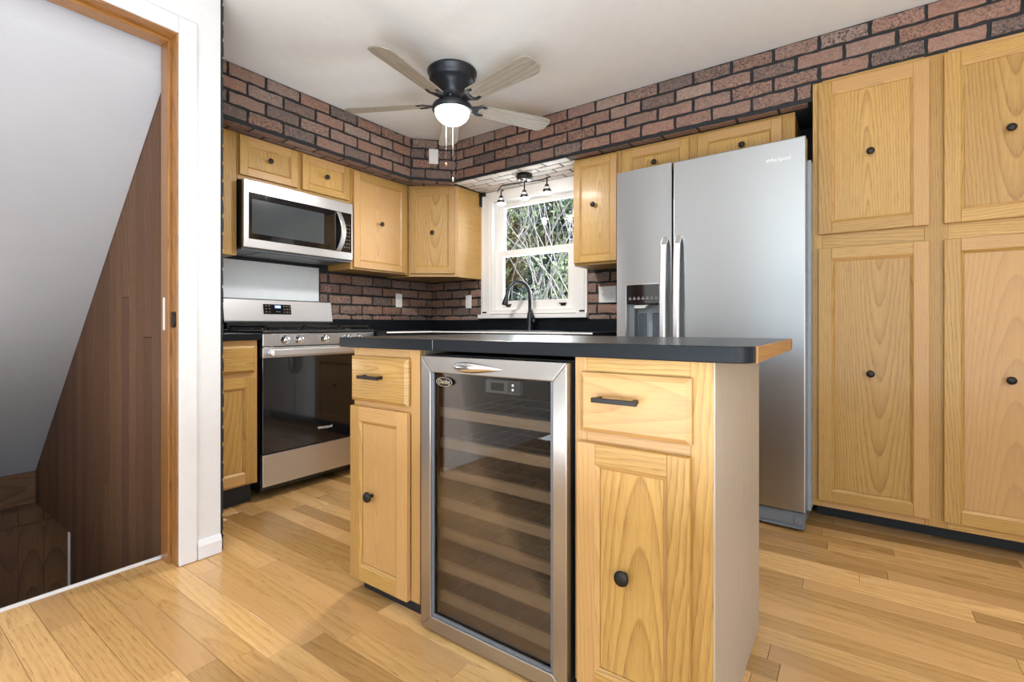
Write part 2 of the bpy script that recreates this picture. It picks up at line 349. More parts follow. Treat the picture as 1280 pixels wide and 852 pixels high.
def brick_run(mb, O, ex, ez, en, L, H, z_phase=0, x_phase=0, pitch=.077, bl=.203, rnd=random, m=0, jit=.0035, depth=.011, top_cut=True, holes=(), joint=.016):
    """lay bricks on the plane O + x*ex + z*ez, standing proud along en"""
    O, ex, ez, en = Vector(O), Vector(ex), Vector(ez), Vector(en)
    r0 = int(math.floor(-z_phase / pitch)) - 1
    r = 0; z = -z_phase; row = 0
    while z < H:
        off = (row % 2) * bl / 2 - x_phase
        x = -bl + (off % bl)
        while x < L:
            xa, xb = x + joint / 2, x + bl - joint / 2; za, zb = z + joint / 2, z + pitch - joint / 2
            xa, xb, za, zb = max(xa, 0.008), min(xb, L - .008), max(za, 0.0), min(zb, H)
            spans = [(xa, xb)]
            for hx0, hx1, hz0, hz1 in holes:
                if zb > hz0 and za < hz1:
                    ns = []
                    for a, b in spans:
                        if b <= hx0 or a >= hx1: ns.append((a, b))
                        else:
                            if a < hx0: ns.append((a, hx0))
                            if b > hx1: ns.append((hx1, b))
                    spans = ns
            for a, b in spans:
                if b - a < .012 or zb - za < .010: continue
                bid = nid(); k = max(2, int((b - a) / .035))
                j = lambda: rnd.uniform(-jit, jit)
                out = [(a + (b - a) * i / k + (j() if i else 0), za + j()) for i in range(k)] + [(b + j(), za + (zb - za) * i / 2 + (j() if i else 0)) for i in range(2)] + \
                      [(b - (b - a) * i / k, zb + j()) for i in range(k)] + [(a + j(), zb - (zb - za) * i / 2) for i in range(2)]
                cx, cz = (a + b) / 2, (za + zb) / 2; d = depth * rnd.uniform(.75, 1.15)
                def ring(ins, h): return [O + ex * (px + (cx - px) * ins * .02 / max(b - a, .02)) + ez * (pz + (cz - pz) * ins * .02 / max(zb - za, .02)) + en * h for px, pz in out]
                R = [ring(0, -.002), ring(0, d * .72), ring(3.2, d)]
                n = len(out); i0 = len(mb.v)
                for q in R: mb.v += [tuple(p) for p in q]
                uvs = [(10 * bid + px - cx, pz - cz) for px, pz in out]
                for jx in range(2):
                    for kk in range(n):
                        k2 = (kk + 1) % n
                        mb.f.append((i0 + jx * n + kk, i0 + jx * n + k2, i0 + (jx + 1) * n + k2, i0 + (jx + 1) * n + kk)); mb.m.append(m); mb.sm.append(False)
                        mb.uv.append([uvs[kk], uvs[k2], uvs[k2], uvs[kk]])
                mb.f.append(tuple(i0 + 2 * n + kk for kk in range(n))); mb.m.append(m); mb.sm.append(False); mb.uv.append(uvs)
            x += bl
        z += pitch; row += 1

# ------------------------------------------------------------ the room shell
CEIL = 2.43; SB = 2.11           # ceiling, soffit underside
WY, WX = 3.24, -3.20             # window wall, range wall
SY, SX = 2.855, -2.80            # soffit faces
CT = .94; CTB = .903             # worktop top and underside
# floor boards along X
mb = MB(); y = -2.65; row = 0
rnd = random.Random(3)
while y < WY + .02:
    x = -3.3 - rnd.uniform(0, .9); y1 = y + .085
    while x < 2.6:
        L = rnd.uniform(.45, 1.25); x1 = x + L
        xa, xb = max(x, -3.3), min(x1, 2.6)
        if y1 < .84 + .12: xa = max(xa, -2.39)
        if xb - xa > .01: mb.box(xa + .0006, xb - .0006, y + .0005, y1 - .0005, -.012, 0, 0, 'x', shift=rnd.choice((0, 0, .08, .12)))
        x = x1
    y = y1
o = struct(mb.build('floor', 'floor', bevel=.0006, seg=1))
mb = MB(); mb.box(-3.35, 2.65, .96, 3.3, -.09, -.0125); mb.box(-2.39, 2.65, -2.7, .96, -.09, -.0125); struct(mb.build('floor_base', 'black'))
o = bpy.data.objects['floor_base']; o.name = 'floor_underlay'
mb = MB(); mb.box(-3.35, 2.65, -2.75, 3.4, CEIL, CEIL + .1); struct(mb.build('ceiling', 'ceiling'))
# window wall with the window opening
wx0, wx1, wz0, wz1 = -2.515, -1.685, 1.09, 2.035
mb = MB()
for b in ((WX - .15, wx0, 0, CEIL), (wx1, .70, 0, CEIL), (wx0, wx1, 0, wz0), (wx0, wx1, wz1, CEIL)): mb.box(b[0], b[1], WY, WY + .15, b[2], b[3], 0)
brick_run(mb, (WX, WY, 1.03), (1, 0, 0), (0, 0, 1), (0, -1, 0), 1.85, .36, z_phase=.042, x_phase=.05, m=1, holes=[(-2.60 - WX, -1.60 - WX, 0, 1)])
mb.box(.70, 2.65, WY, WY + .15, 0, CEIL, 2); struct(mb.build('wall_back', ['mortar', 'brick', 'white_wall']))
# range wall
mb = MB(); mb.box(WX - .15, WX, .986, WY, -.1, CEIL, 0)
brick_run(mb, (WX, 2.075, 1.03), (0, 1, 0), (0, 0, 1), (1, 0, 0), WY - 2.075, .36, z_phase=.042, x_phase=.13, m=1)
brick_run(mb, (WX, 1.02, 1.03), (0, 1, 0), (0, 0, 1), (1, 0, 0), .36, .36, z_phase=.042, x_phase=.02, m=1)
struct(mb.build('wall_range', ['mortar', 'brick']))
# soffit: faces, diagonal corner and underside
DA, DB = (SX, 2.60), (-2.555, SY)   # ends of the diagonal
mb = MB()
poly = [(WX, 1.0), (SX, 1.0), DA, DB, (2.65, SY), (2.65, WY), (WX, WY)]
mb.prism(poly, SB, CEIL, 0)
H = CEIL - SB
brick_run(mb, (SX, 1.0, SB + .012), (0, 1, 0), (0, 0, 1), (1, 0, 0), 1.60, H - .012, x_phase=.056, bl=.211, m=1)
dv = Vector((DB[0] - DA[0], DB[1] - DA[1], 0)); dl = dv.length; dv.normalize()
brick_run(mb, (DA[0], DA[1], SB + .012), dv, (0, 0, 1), (dv.y, -dv.x, 0), dl, H - .012, x_phase=.09, m=1)
brick_run(mb, (DB[0], DB[1], SB + .012), (1, 0, 0), (0, 0, 1), (0, -1, 0), 5.2, H - .012, x_phase=.1215, m=1, holes=[(-.175 - DB[0], .79 - DB[0], -1, 2.189 - SB - .012)])
# underside bricks: ragged strip over the cabinets, bricks coloured as if lit over the window niche
brick_run(mb, (SX, 1.0, SB), (0, 1, 0), (-1, 0, 0), (0, 0, -1), 1.7, .13, m=1, depth=.004)
nv = Vector((-dv.y, dv.x, 0)); brick_run(mb, (DA[0], DA[1], SB), dv, nv, (0, 0, -1), dl, .16, m=1, depth=.004)
brick_run(mb, (-1.54, SY, SB), (1, 0, 0), (0, 1, 0), (0, 0, -1), 1.36, .065, m=1, depth=.004)
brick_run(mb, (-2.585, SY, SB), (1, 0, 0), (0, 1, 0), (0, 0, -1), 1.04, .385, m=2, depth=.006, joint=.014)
struct(mb.build('wall_soffit', ['mortar', 'brick', 'brick_lit']))
# white doorway wall on the left
LX = -2.25; TH = .14
OY0, OY1, OZ = -.14, .835, 2.185
mb = MB()
mb.box(LX - TH, LX, OY1, .985, 0, CEIL); mb.box(LX - TH, LX, -2.7, OY0, 0, CEIL); mb.box(LX - TH, LX, OY0, OY1, OZ, CEIL)
mb.box(WX - .1, LX - TH, .86, .985, -.1, CEIL)
struct(mb.build('wall_doorway', 'white_wall'))
mb = MB()
mb.box(WX, LX, .9855, .993, 0, CEIL, 0)
brick_run(mb, (LX + .002, .993, 0.0), (-1, 0, 0), (0, 0, 1), (0, 1, 0), .9, CEIL, m=0, jit=.004, depth=.010)
struct(mb.build('trim_1', ['mortar', 'brick']))
# door opening: white casing, stained jamb, stop, threshold
d1 = struct(bpy.data.objects.new('door_1', None)); COL.objects.link(d1)
mb = MB(); cx0, cx1 = LX, LX + .014
mb.box(cx0, cx1, OY1 - .012, OY1 + .055, 0.002, OZ + .055); mb.box(cx0, cx1, OY0 - .055, OY0 + .012, .002, OZ + .055); mb.box(cx0, cx1, OY0 + .012, OY1 - .012, OZ - .012, OZ + .055)
mb.build('door_casing', 'white_trim', d1, bevel=.004)
mb = MB()
mb.box(LX - TH, LX, OY1 - .016, OY1, 0, OZ, 0, 'z'); mb.box(LX - TH, LX, OY0, OY0 + .016, 0, OZ, 0, 'z'); mb.box(LX - TH, LX, OY0 + .016, OY1 - .016, OZ - .016, OZ, 0, 'y')
mb.box(LX - TH + .012, LX - .055, OY1 - .028, OY1 - .016, 0, OZ - .016, 0, 'z'); mb.box(LX - TH + .012, LX - .055, OY0 + .028, OY1 - .028, OZ - .03, OZ - .016, 0, 'y')
mb.build('door_jamb', 'jamb', d1, bevel=.002)
mb = MB(); mb.box(LX - .052, LX - .018, OY1 - .019, OY1 - .0155, .975, 1.04); mb.tube([(LX - .012, OY1 - .018, .978), (LX - .012, OY1 - .018, 1.036)], .006)
mb.build('strike_plate', 'hard', d1)
mb = MB(); mb.box(LX - .10, LX - .088, OY1 - .0305, OY1 - .028, .965, 1.10); mb.build('latch_trim', 'casing', d1)
mb = MB(); mb.box(LX - TH - .022, LX - TH - .004, OY0, OY1 - .002, -.03, .006); o = mb.build('threshold', 'casing', d1, bevel=.002)
mb = MB(); mb.prism([(0, 0), (.016, 0), (.016, .055), (.006, .078), (0, .078)], .892, .985, axis='y'); mb.xform(Matrix.Translation((LX, 0, .002)))
mb.box(LX, LX + .012, -2.65, OY0 - .056, .002, .078)
struct(mb.build('baseboard_left', 'white_trim', bevel=.0015))
# stairwell going down in -X
sx0 = -2.405; 
def slope_z(x): return 2.06 + (x - sx0) * .92
FX = -4.68
mb = MB()
a, b = OY0 - .08, .838
zt = slope_z(sx0); zb = slope_z(FX)
mb.prism([(sx0, zt), (FX, zb), (FX, zb + .12), (sx0 - .05, CEIL), (sx0, CEIL)], a, b, axis='y')
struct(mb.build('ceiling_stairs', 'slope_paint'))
mb = MB()   # boarded side wall (facing -Y)
x = sx0 + .015; k = 0
while x > -4.80:
    w = .095 if x - .095 > -4.80 else x + 4.80
    zlow = -2.4 if x - w > -3.86 else -.26
    cut = {2: .93, 5: 1.12, 8: .15, 11: 1.35}.get(k)
    if cut and cut > zlow:
        mb.box(x - w + .0012, x - .0012, .84, .856, zlow, cut - .0015, 0, 'z'); mb.box(x - w + .0012, x - .0012, .84, .856, cut + .0015, 2.43, 0, 'z')
    else: mb.box(x - w + .0012, x - .0012, .84, .856, zlow, 2.43, 0, 'z')
    x -= w; k += 1
mb.box(-3.86, sx0 + .015, .8565, .859, -2.4, 2.43, 1); mb.box(-4.80, -3.86, .8565, .859, -.26, 2.43, 1)
struct(mb.build('wall_stairs', ['paneling', 'black']))
mb = MB(); mb.box(-3.868, -3.846, .832, .8395, -2.39, -.262); struct(mb.build('trim_2', 'casing'))
mb = MB(); mb.box(FX - .08, FX, a, .838, -.255, zb + .02, 0, 'y')
y = -.4
while y < 2.3:
    mb.box(-4.80, -4.785, y + .001, y + .129, -2.4, -.43, 0, 'z'); mb.box(-4.80, -4.785, y + .001, y + .129, -.427, 0.1, 0, 'z'); y += .13
mb.box(-4.82, -4.801, -.5, 2.4, -2.4, 1.2, 1)
mb.box(-4.82, -2.6, 2.4, 2.45, -2.4, -.1, 1)
struct(mb.build('wall_basement', ['paneling', 'black']))
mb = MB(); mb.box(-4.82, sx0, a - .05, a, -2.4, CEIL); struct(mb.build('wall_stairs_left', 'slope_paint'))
mb = MB(); mb.box(-4.82, -2.2, -.5, 2.45, -2.45, -2.4); mb.box(-4.82, -2.4, .862, 2.45, -.2, -.14); struct(mb.build('floor_basement', 'concrete'))
mb = MB()
for i in range(1, 11):
    x1 = sx0 - .02 - (i - 1) * .225; z1 = -.2 * i
    if x1 - .225 < -4.78: break
    mb.box(x1 - .25, x1, OY0 - .07, .83, z1 - .03, z1, 0, 'y'); mb.box(x1 - .02, x1 - .002, OY0 - .07, .83, z1 - .0, z1 + .17 if i > 1 else z1 + .19, 0, 'y')
struct(mb.build('stairs', 'paneling', bevel=.003))
# rest of the room behind the camera
mb = MB()
RY = -2.65; a0, a1, b0, b1 = -1.65, 1.55, .03, 2.22
for q in ((-2.5, a0, 0, CEIL), (a1, 2.65, 0, CEIL), (a0, a1, 0, b0), (a0, a1, b1, CEIL)): mb.box(q[0], q[1], RY - .12, RY, q[2], q[3])
struct(mb.build('wall_rear', 'white_wall'))
mb = MB(); c0, c1, d0, d1z = -2.08, .28, .04, 2.2
for q in ((RY, c0, 0, CEIL), (c1, WY, 0, CEIL), (c0, c1, d1z, CEIL), (c0, c1, 0, d0)): mb.box(2.53, 2.65, q[0], q[1], q[2], q[3])
struct(mb.build('wall_right', 'white_wall'))
mb = MB()
for x in (a0, (a0 + a1) / 2 - .03, a1 - .06): mb.box(x, x + .06, RY - .02, RY + .02, b0, b1)
for z in (b0, (b0 + b1) / 2, b1 - .06): mb.box(a0 + .061, (a0 + a1) / 2 - .031, RY - .018, RY + .018, z, z + .06); mb.box((a0 + a1) / 2 + .031, a1 - .061, RY - .018, RY + .018, z, z + .06)
struct(mb.build('window_2', 'casing'))
mb = MB()
for y in (c0, (c0 + c1) / 2 - .04, c1 - .08): mb.box(2.51, 2.55, y, y + .08, d0, d1z)
for z in (d0, d1z - .08): mb.box(2.512, 2.548, c0 + .081, (c0 + c1) / 2 - .041, z, z + .08); mb.box(2.512, 2.548, (c0 + c1) / 2 + .041, c1 - .081, z, z + .08)
struct(mb.build('door_2', 'casing'))  # frame of the added patio door, out of view

# ------------------------------------------------------------ kitchen window
w1 = struct(bpy.data.objects.new('window_1', None)); COL.objects.link(w1)
mb = MB(); CO0, CO1 = -2.60, -1.60; yb = WY - .002
mb.box(CO0, wx0 + .006, yb - .018, yb, 1.075, SB - .008); mb.box(wx1 - .006, CO1, yb - .018, yb, 1.075, SB - .008); mb.box(wx0 + .006, wx1 - .006, yb - .018, yb, 2.03, SB - .008)
mb.box(CO0 + .022, CO0 + .03, yb - .022, yb - .017, 1.075, SB - .01); mb.box(CO1 - .03, CO1 - .022, yb - .022, yb - .017, 1.075, SB - .01)
mb.build('window_casing', 'casing', w1, bevel=.003)
mb = MB(); mb.box(CO0 - .02, CO1 + .005, WY - .045, WY - .001, 1.04, 1.073); mb.build('window_sill', 'casing', w1, bevel=.004)
mb = MB()   # jamb liner
mb.box(wx0, wx0 + .03, WY - .016, WY + .15, wz0 - .012, wz1); mb.box(wx1 - .03, wx1, WY - .016, WY + .15, wz0 - .012, wz1); mb.box(wx0 + .03, wx1 - .03, WY - .016, WY + .15, wz1 - .02, wz1); mb.box(wx0 + .03, wx1 - .03, WY - .016, WY + .15, wz0 - .012, wz0 + .02)
mb.build('window_frame', 'casing', w1, bevel=.002)
def sash(x0, x1, z0, z1, y, st, top, bot, nm):
    mb = MB(); mb.box(x0, x0 + st, y, y + .035, z0, z1); mb.box(x1 - st, x1, y, y + .035, z0, z1); mb.box(x0 + st, x1 - st, y, y + .035, z0, z0 + bot); mb.box(x0 + st, x1 - st, y, y + .035, z1 - top, z1)
    s = mb.build('sash', 'casing', w1, bevel=.003)
    mb = MB(); mb.box(x0 + st, x1 - st, y + .016, y + .02, z0 + bot, z1 - top); mb.build('pane', 'glass', s); return s
s1 = sash(wx0 + .032, wx1 - .032, 1.112, 1.607, WY + .035, .072, .045, .075, 'lower')
s2 = sash(wx0 + .032, wx1 - .032, 1.565, 2.012, WY + .085, .05, .03, .045, 'upper')
for x in (-2.35, -1.83):
    mb = MB(); mb.box(x - .03, x + .03, WY + .02, WY + .035, 1.150, 1.158); mb.box(x - .02, x + .02, WY + .029, WY + .036, 1.135, 1.150); mb.build('sash_lift', 'hard', s1)
for x in (CO0 + .04, CO1 - .04):
    mb = MB(); mb.box(x - .02, x + .02, WY - .028, WY - .021, 1.085, 1.097); mb.build('casing_clip', 'hard', w1)

# ------------------------------------------------------------ cabinets (local: x right, y back, front face at y=0)
def frame_door(mb, x0, x1, z0, z1, yf=-.02, st=.052, rt=None, rb=None, mold=.010, dep=.009):
    rt = rt or st; rb = rb or st; y1 = -.001
    mb.box(x0, x0 + st, yf, y1, z0, z1, 0, 'z'); mb.box(x1 - st, x1, yf, y1, z0, z1, 0, 'z')
    mb.box(x0 + st, x1 - st, yf, y1, z0, z0 + rb, 0, 'x'); mb.box(x0 + st, x1 - st, yf, y1, z1 - rt, z1, 0, 'x')
    a0, a1, c0, c1 = x0 + st, x1 - st, z0 + rb, z1 - rt
    mb.box(a0 + mold, a1 - mold, yf + dep, y1, c0 + mold, c1 - mold, 0, 'z')
    # sloped moulding
    o = [(a0, c0), (a1, c0), (a1, c1), (a0, c1)]; i = [(a0 + mold, c0 + mold), (a1 - mold, c0 + mold), (a1 - mold, c1 - mold), (a0 + mold, c1 - mold)]
    for k in range(4):
        k2 = (k + 1) % 4; b = nid()
        hz = k in (0, 2)
        def uv(p): return (10 * b + (p[1] if hz else p[0]) - (o[k][1] if hz else o[k][0]), (p[0] if hz else p[1]))
        mb.face([(o[k][0], yf + .0015, o[k][1]), (o[k2][0], yf + .0015, o[k2][1]), (i[k2][0], yf + dep, i[k2][1]), (i[k][0], yf + dep, i[k][1])], 0, [uv(o[k]), uv(o[k2]), uv(i[k2]), uv(i[k])])
def slab(mb, x0, x1, z0, z1, yf=-.02, ch=.012, g='x'):
    b = nid(); ov = random.uniform(-3, 3)
    def uv(p): 
        u, v = (p[2] - (z0 + z1) / 2, p[0]) if g == 'x' else (p[0] - (x0 + x1) / 2, p[2])
        return (10 * b + u, v + ov)
    O = [(x0, z0), (x1, z0), (x1, z1), (x0, z1)]; I = [(x0 + ch, z0 + ch), (x1 - ch, z0 + ch), (x1 - ch, z1 - ch), (x0 + ch, z1 - ch)]
    B = [(p[0], -.001, p[1]) for p in O]; E = [(p[0], yf + .009, p[1]) for p in O]; T = [(p[0], yf, p[1]) for p in I]
    mb.face(T, 0, [uv(p) for p in T])
    for k in range(4):
        k2 = (k + 1) % 4
        for A, C in ((B, E), (E, T)):
            q = [A[k], A[k2], C[k2], C[k]]; mb.face(q, 0, [uv(p) for p in q])
_knob = None
def knob(parent, x, z, yf=-.02, size=1.0):
    mb = MB(); s = size
    mb.lathe([(.006 * s, 0), (.005 * s, .010 * s), (.0065 * s, .014 * s), (.0155 * s, .018 * s), (.0165 * s, .022 * s), (.014 * s, .027 * s), (.006 * s, .0295 * s), (.001, .030 * s)], (x, yf, z), '-y', n=20)
    return mb.build('knob', 'hard', parent)
def pull(parent, x, z, w=.11, yf=-.02):
    mb = MB(); y = yf
    mb.box(x - w / 2, x - w / 2 + .011, y - .026, y, z - .005, z + .006); mb.box(x + w / 2 - .011, x + w / 2, y - .026, y, z - .005, z + .006)
    mb.box(x - w / 2 - .006, x + w / 2 + .006, y - .032, y - .023, z - .006, z + .006)
    return mb.build('handle', 'hard', parent, bevel=.0015)
def cabinet(name, label, cat, loc, rz, w, d, z0, z1, doors=(), drawers=(), rails=None, stiles=None, side='oak', group=None, carcass_x=None, face=.0, toe=None, mats=('oak',), body_top=None):
    """z given as world heights; face frame from stiles (list of x ranges) and rails (z ranges)"""
    t = thing(name, label, cat, (loc[0], loc[1], z0), rz, group)
    H = z1 - z0; mb = MB(); th = .018; y0 = .0195; HB = min(z1, SB - .004, body_top or 9) - z0
    mb.box(0, th, y0, d, 0, HB, 0, 'z'); mb.box(w - th, w, y0, d, 0, HB, 0, 'z'); mb.box(th, w - th, y0, d, 0, th, 0, 'x'); mb.box(th, w - th, y0, d, HB - th, HB, 0, 'x'); mb.box(th, w - th, d - .008, d, th, HB - th, 0, 'z')
    mb.build('body', side, t, bevel=.001, seg=1)
    mb = MB()
    st = stiles if stiles is not None else [(0, .04), (w - .04, w)]
    for a, b in st: mb.box(a, b, 0, y0, 0, H, 0, 'z')
    rl = rails if rails is not None else [(0, .04), (H - .04, H)]
    for a, b in rl:
        for (p, q), (r, s) in zip(st[:-1], st[1:]): mb.box(q, r, .0005, y0, a, b, 0, 'x')
    mb.build('face_frame', 'oak', t, bevel=.001, seg=1)
    for dd in doors:
        mb = MB(); frame_door(mb, dd['x0'], dd['x1'], dd['z0'] - z0, dd['z1'] - z0, st=dd.get('st', .052), rt=dd.get('rt'), rb=dd.get('rb'), mold=dd.get('mold', .010))
        o = mb.build('door', 'oak', t, bevel=.0022)
        if dd.get('k'): knob(o, dd['k'][0], dd['k'][1] - z0, yf=-.011, size=dd.get('ks', 1.))
    for dd in drawers:
        mb = MB(); slab(mb, dd['x0'], dd['x1'], dd['z0'] - z0, dd['z1'] - z0)
        o = mb.build('drawer', 'oak', t)
        pull(o, dd['k'][0], dd['k'][1] - z0, dd.get('w', .11))
    if toe:
        mb = MB(); mb.box(toe[0], toe[1], toe[2], toe[2] + .018, -z0 + .001, 0); mb.box(toe[0], toe[0] + .018, toe[2] + .018, d - .02, -z0 + .001, 0); mb.box(toe[1] - .018, toe[1], toe[2] + .018, d - .02, -z0 + .001, 0)
        mb.build('toe_kick', 'toe', t)
    return t
IY = 1.142
# island: left cabinet, right cabinet, worktop
Lx = -1.533
cabinet('island_cabinet', 'narrow oak island cabinet left of the wine cooler, one drawer over one door', 'cabinet', (Lx, IY), 0, .349, .60, .05, CTB - .001, side='veneer',
        doors=[dict(x0=.001, x1=.306, z0=.052, z1=.688, k=(.118, .372), ks=1.15)], drawers=[dict(x0=.001, x1=.306, z0=.708, z1=.872, k=(.135, .800), w=.10)],
        stiles=[(0, .035), (.306, .349)], rails=[(0, .03), (.63, .67), (.80, .852)], toe=(.03, .349, .022))
Rx = -.602
cabinet('island_cabinet', 'oak island cabinet right of the wine cooler, with taupe side panel facing the fridge', 'cabinet', (Rx, IY), 0, .346, .612, .05, CTB - .001, side='veneer',
        doors=[dict(x0=.014, x1=.300, z0=.055, z1=.684, k=(.143, .372), ks=1.15)], drawers=[dict(x0=.022, x1=.302, z0=.712, z1=.864, k=(.128, .800), w=.105)],
        stiles=[(0, .035), (.296, .346)], rails=[(0, .03), (.63, .67), (.80, .852)], toe=(.0, .346, .05))
t = bpy.data.objects['island_cabinet.001']
mb = MB(); mb.box(.3462, .350, .001, .612, -.048, CTB - .052, 0, 'z'); p = mb.build('side_panel', 'veneer', t); p['label'] = 'taupe grey veneered end panel'
# island worktop
mb = MB(); X0, X1, Y0, Y1, R = -1.588, -.173, 1.115, 1.885, .05
poly = [(X0, Y0), (X1 - R, Y0)] + [(X1 - R + R * sin(a), Y0 + R - R * cos(a)) for a in [radians(q) for q in range(6, 91, 6)]] + [(X1, Y1), (X0, Y1)]
mb.prism(poly, CTB, CT, 0)
ct = tag(mb.build('island_worktop', 'black_top', bevel=.0025), 'black laminate island worktop over the wine cooler and its two cabinets', 'worktop')
mb = MB(); mb.box(X1 - .001, X1 + .0035, Y0 + R + .002, Y1, CTB, CT - .001, 0, 'y'); mb.box(X1 + .0036, X1 + .0042, Y1 - .035, Y1 - .033, CTB + .001, CT - .002, 1)
e = mb.build('end_edge', ['jamb', 'black'], ct); e['label'] = 'bare wood end edge'
mb = MB(); mb.box(-1.10, -1.0985, Y0 - .0006, Y0 + .001, CTB + .002, CT - .002); mb.build('edge_seam', 'dark_print', ct)

# ---- wine cooler
wc = thing('wine_cooler', 'stainless framed glass door wine cooler built into the island', 'wine cooler', (-1.160, 1.11, 0), 0)
cw = .550; x0, x1 = .013, .550; zc0, zc1 = .012, .887; fy = .0
mb = MB()
mb.box(.0, .02, .045, .56, .012, .89); mb.box(cw - .012, cw + .008, .045, .56, .012, .89); mb.box(.02, cw - .012, .045, .56, .012, .05); mb.box(.02, cw - .012, .045, .56, .86, .89); mb.box(.02, cw - .012, .54, .56, .05, .86)
mb.box(.05, .09, .06, .1, .0, .012); mb.box(.46, .50, .06, .1, .0, .012); mb.box(.05, .09, .5, .54, .0, .012); mb.box(.46, .50, .5, .54, .0, .012)
mb.build('body', 'black', wc)
mb = MB(); s = .044
for P in ([(x0, zc0), (x1, zc0), (x1 - s, zc0 + s), (x0 + s, zc0 + s)], [(x1, zc0), (x1, zc1), (x1 - s, zc1 - s - .008), (x1 - s, zc0 + s)], [(x1, zc1), (x0, zc1), (x0 + s, zc1 - s - .008), (x1 - s, zc1 - s - .008)], [(x0, zc1), (x0, zc0), (x0 + s, zc0 + s), (x0 + s, zc1 - s - .008)]):
    mb.prism(P, .0, .026, 0, axis='y')
dr = mb.build('door_frame', 'steel_dark', wc, bevel=.003)
mb = MB()
mb.box(x0, x0 + s, .0265, .042, zc0, zc1); mb.box(x1 - s, x1, .0265, .042, zc0, zc1); mb.box(x0 + s, x1 - s, .0265, .042, zc0, zc0 + s); mb.box(x0 + s, x1 - s, .0265, .042, zc1 - s, zc1)
mb.build('door_gasket', 'black', dr)
mb = MB(); mb.box(x0 + s, x1 - s, .012, .016, zc0 + s, zc1 - s - .008); pn = mb.build('glass_pane', 'smoke', dr)
mb = MB(); q = .008
ix0, ix1, iz0, iz1 = x0 + s, x1 - s, zc0 + s, zc1 - s - .008
mb.box(ix0, ix0 + q, .006, .011, iz0, iz1); mb.box(ix1 - q, ix1, .006, .011, iz0, iz1); mb.box(ix0 + q, ix1 - q, .006, .011, iz0, iz0 + q)
mb.build('glazing_bead', 'rubber', dr)
# almond shaped handle
mb = MB(); hx0, hx1, hz = .150, .345, .858; n = 18; rings = []
for i in range(n + 1):
    f = i / n; x = hx0 + (hx1 - hx0) * f; wv = .0165 * (sin(pi * f ** .62)) ** .75 + .0004
    rings.append([(x, -.001 - .016 * max(0, sin(pi * f)) ** .6 * max(0, sin(a)) , hz + wv * cos(a)) for a in [pi * k / 8 for k in range(9)]])
mb.loft(rings, 0, False, False, False); mb.build('handle', 'chrome', dr)
# oval badge
mb = MB(); mb.lathe([(.033, 0), (.033, .003), (.030, .004), (.0001, .004)], (ix0 + .052, .0115, iz1 - .028), '-y', 0, 32, sy=.42); bd = mb.build('badge', 'black', dr)
mb = MB(); n = 40; R1 = [[(ix0 + .052 + r * cos(2 * pi * k / n), .0072, iz1 - .028 + r * .43 * sin(2 * pi * k / n)) for k in range(n)] for r in (.0335, .0312)]
mb.loft(R1, 0, True, False, False); mb.build('badge_rim', 'gold', bd)
text('badge_lettering', 'Danby', .019, 'gold', bd, TF(ix0 + .052, .0072, iz1 - .028))
# interior
mb = MB(); mb.box(.022, .0235, .05, .538, .052, .858); mb.box(cw - .0155, cw - .014, .05, .538, .052, .858); mb.box(.024, cw - .016, .536, .5385, .052, .858); mb.box(.024, cw - .016, .05, .536, .8565, .858); mb.box(.024, cw - .016, .05, .536, .052, .0535)
mb.box(.024, .036, .055, .53, .07, .85); mb.box(cw - .028, cw - .016, .055, .53, .07, .85)
mb.build('liner', 'cavity', wc)
for k, z in enumerate((.698, .598, .498, .398, .299, .192, .090)):
    mb = MB(); mb.box(.042, cw - .034, .058, .074, z - .0155, z + .0155, 0, 'x')
    mb.box(.036, .042, .06, .09, z - .01, z + .012, 1)
    for j in range(7): mb.box(.05 + j * .068, .053 + j * .068, .075, .5, z - .003, z, 1)
    for yy in (.18, .32, .46): mb.box(.038, cw - .03, yy, yy + .004, z - .007, z - .0035, 1)
    mb.build('shelf', ['shelfwood', 'rubber'], wc, bevel=.001, seg=1)
mb = MB(); mb.box(.215, .345, .085, .10, .775, .815); mb.box(.30, .345, .0845, .0851, .778, .812, 1); mb.box(.235, .285, .0845, .0851, .783, .807, 2)
for zz in (.789, .803): mb.box(.316, .322, .083, .0845, zz - .003, zz + .003, 3)
mb.build('control_panel', ['dispenser', 'greyplastic', 'black', 'ledwhite'], wc)

# ---- pantry
PY = 2.836; px0 = -.166
dw = .462
cabinet('pantry_cabinet', 'tall oak pantry cabinet with four doors right of the fridge', 'cabinet', (px0, PY), 0, 0.945, .38, .09, 2.185,
        doors=[dict(x0=.0245, x1=.441, z0=1.430, z1=2.169, k=(.231, 1.798), st=.055), dict(x0=.0245, x1=.441, z0=.124, z1=1.360, k=(.231, .757), st=.055),
               dict(x0=.490, x1=.9065, z0=1.430, z1=2.169, k=(.697, 1.798), st=.055), dict(x0=.490, x1=.9065, z0=.124, z1=1.360, k=(.697, .757), st=.055)],
        stiles=[(0, .04), (.425, .505), (.89, .945)], rails=[(0, .045), (1.26, 1.355), (2.06, 2.10)], toe=(.01, .935, .15))
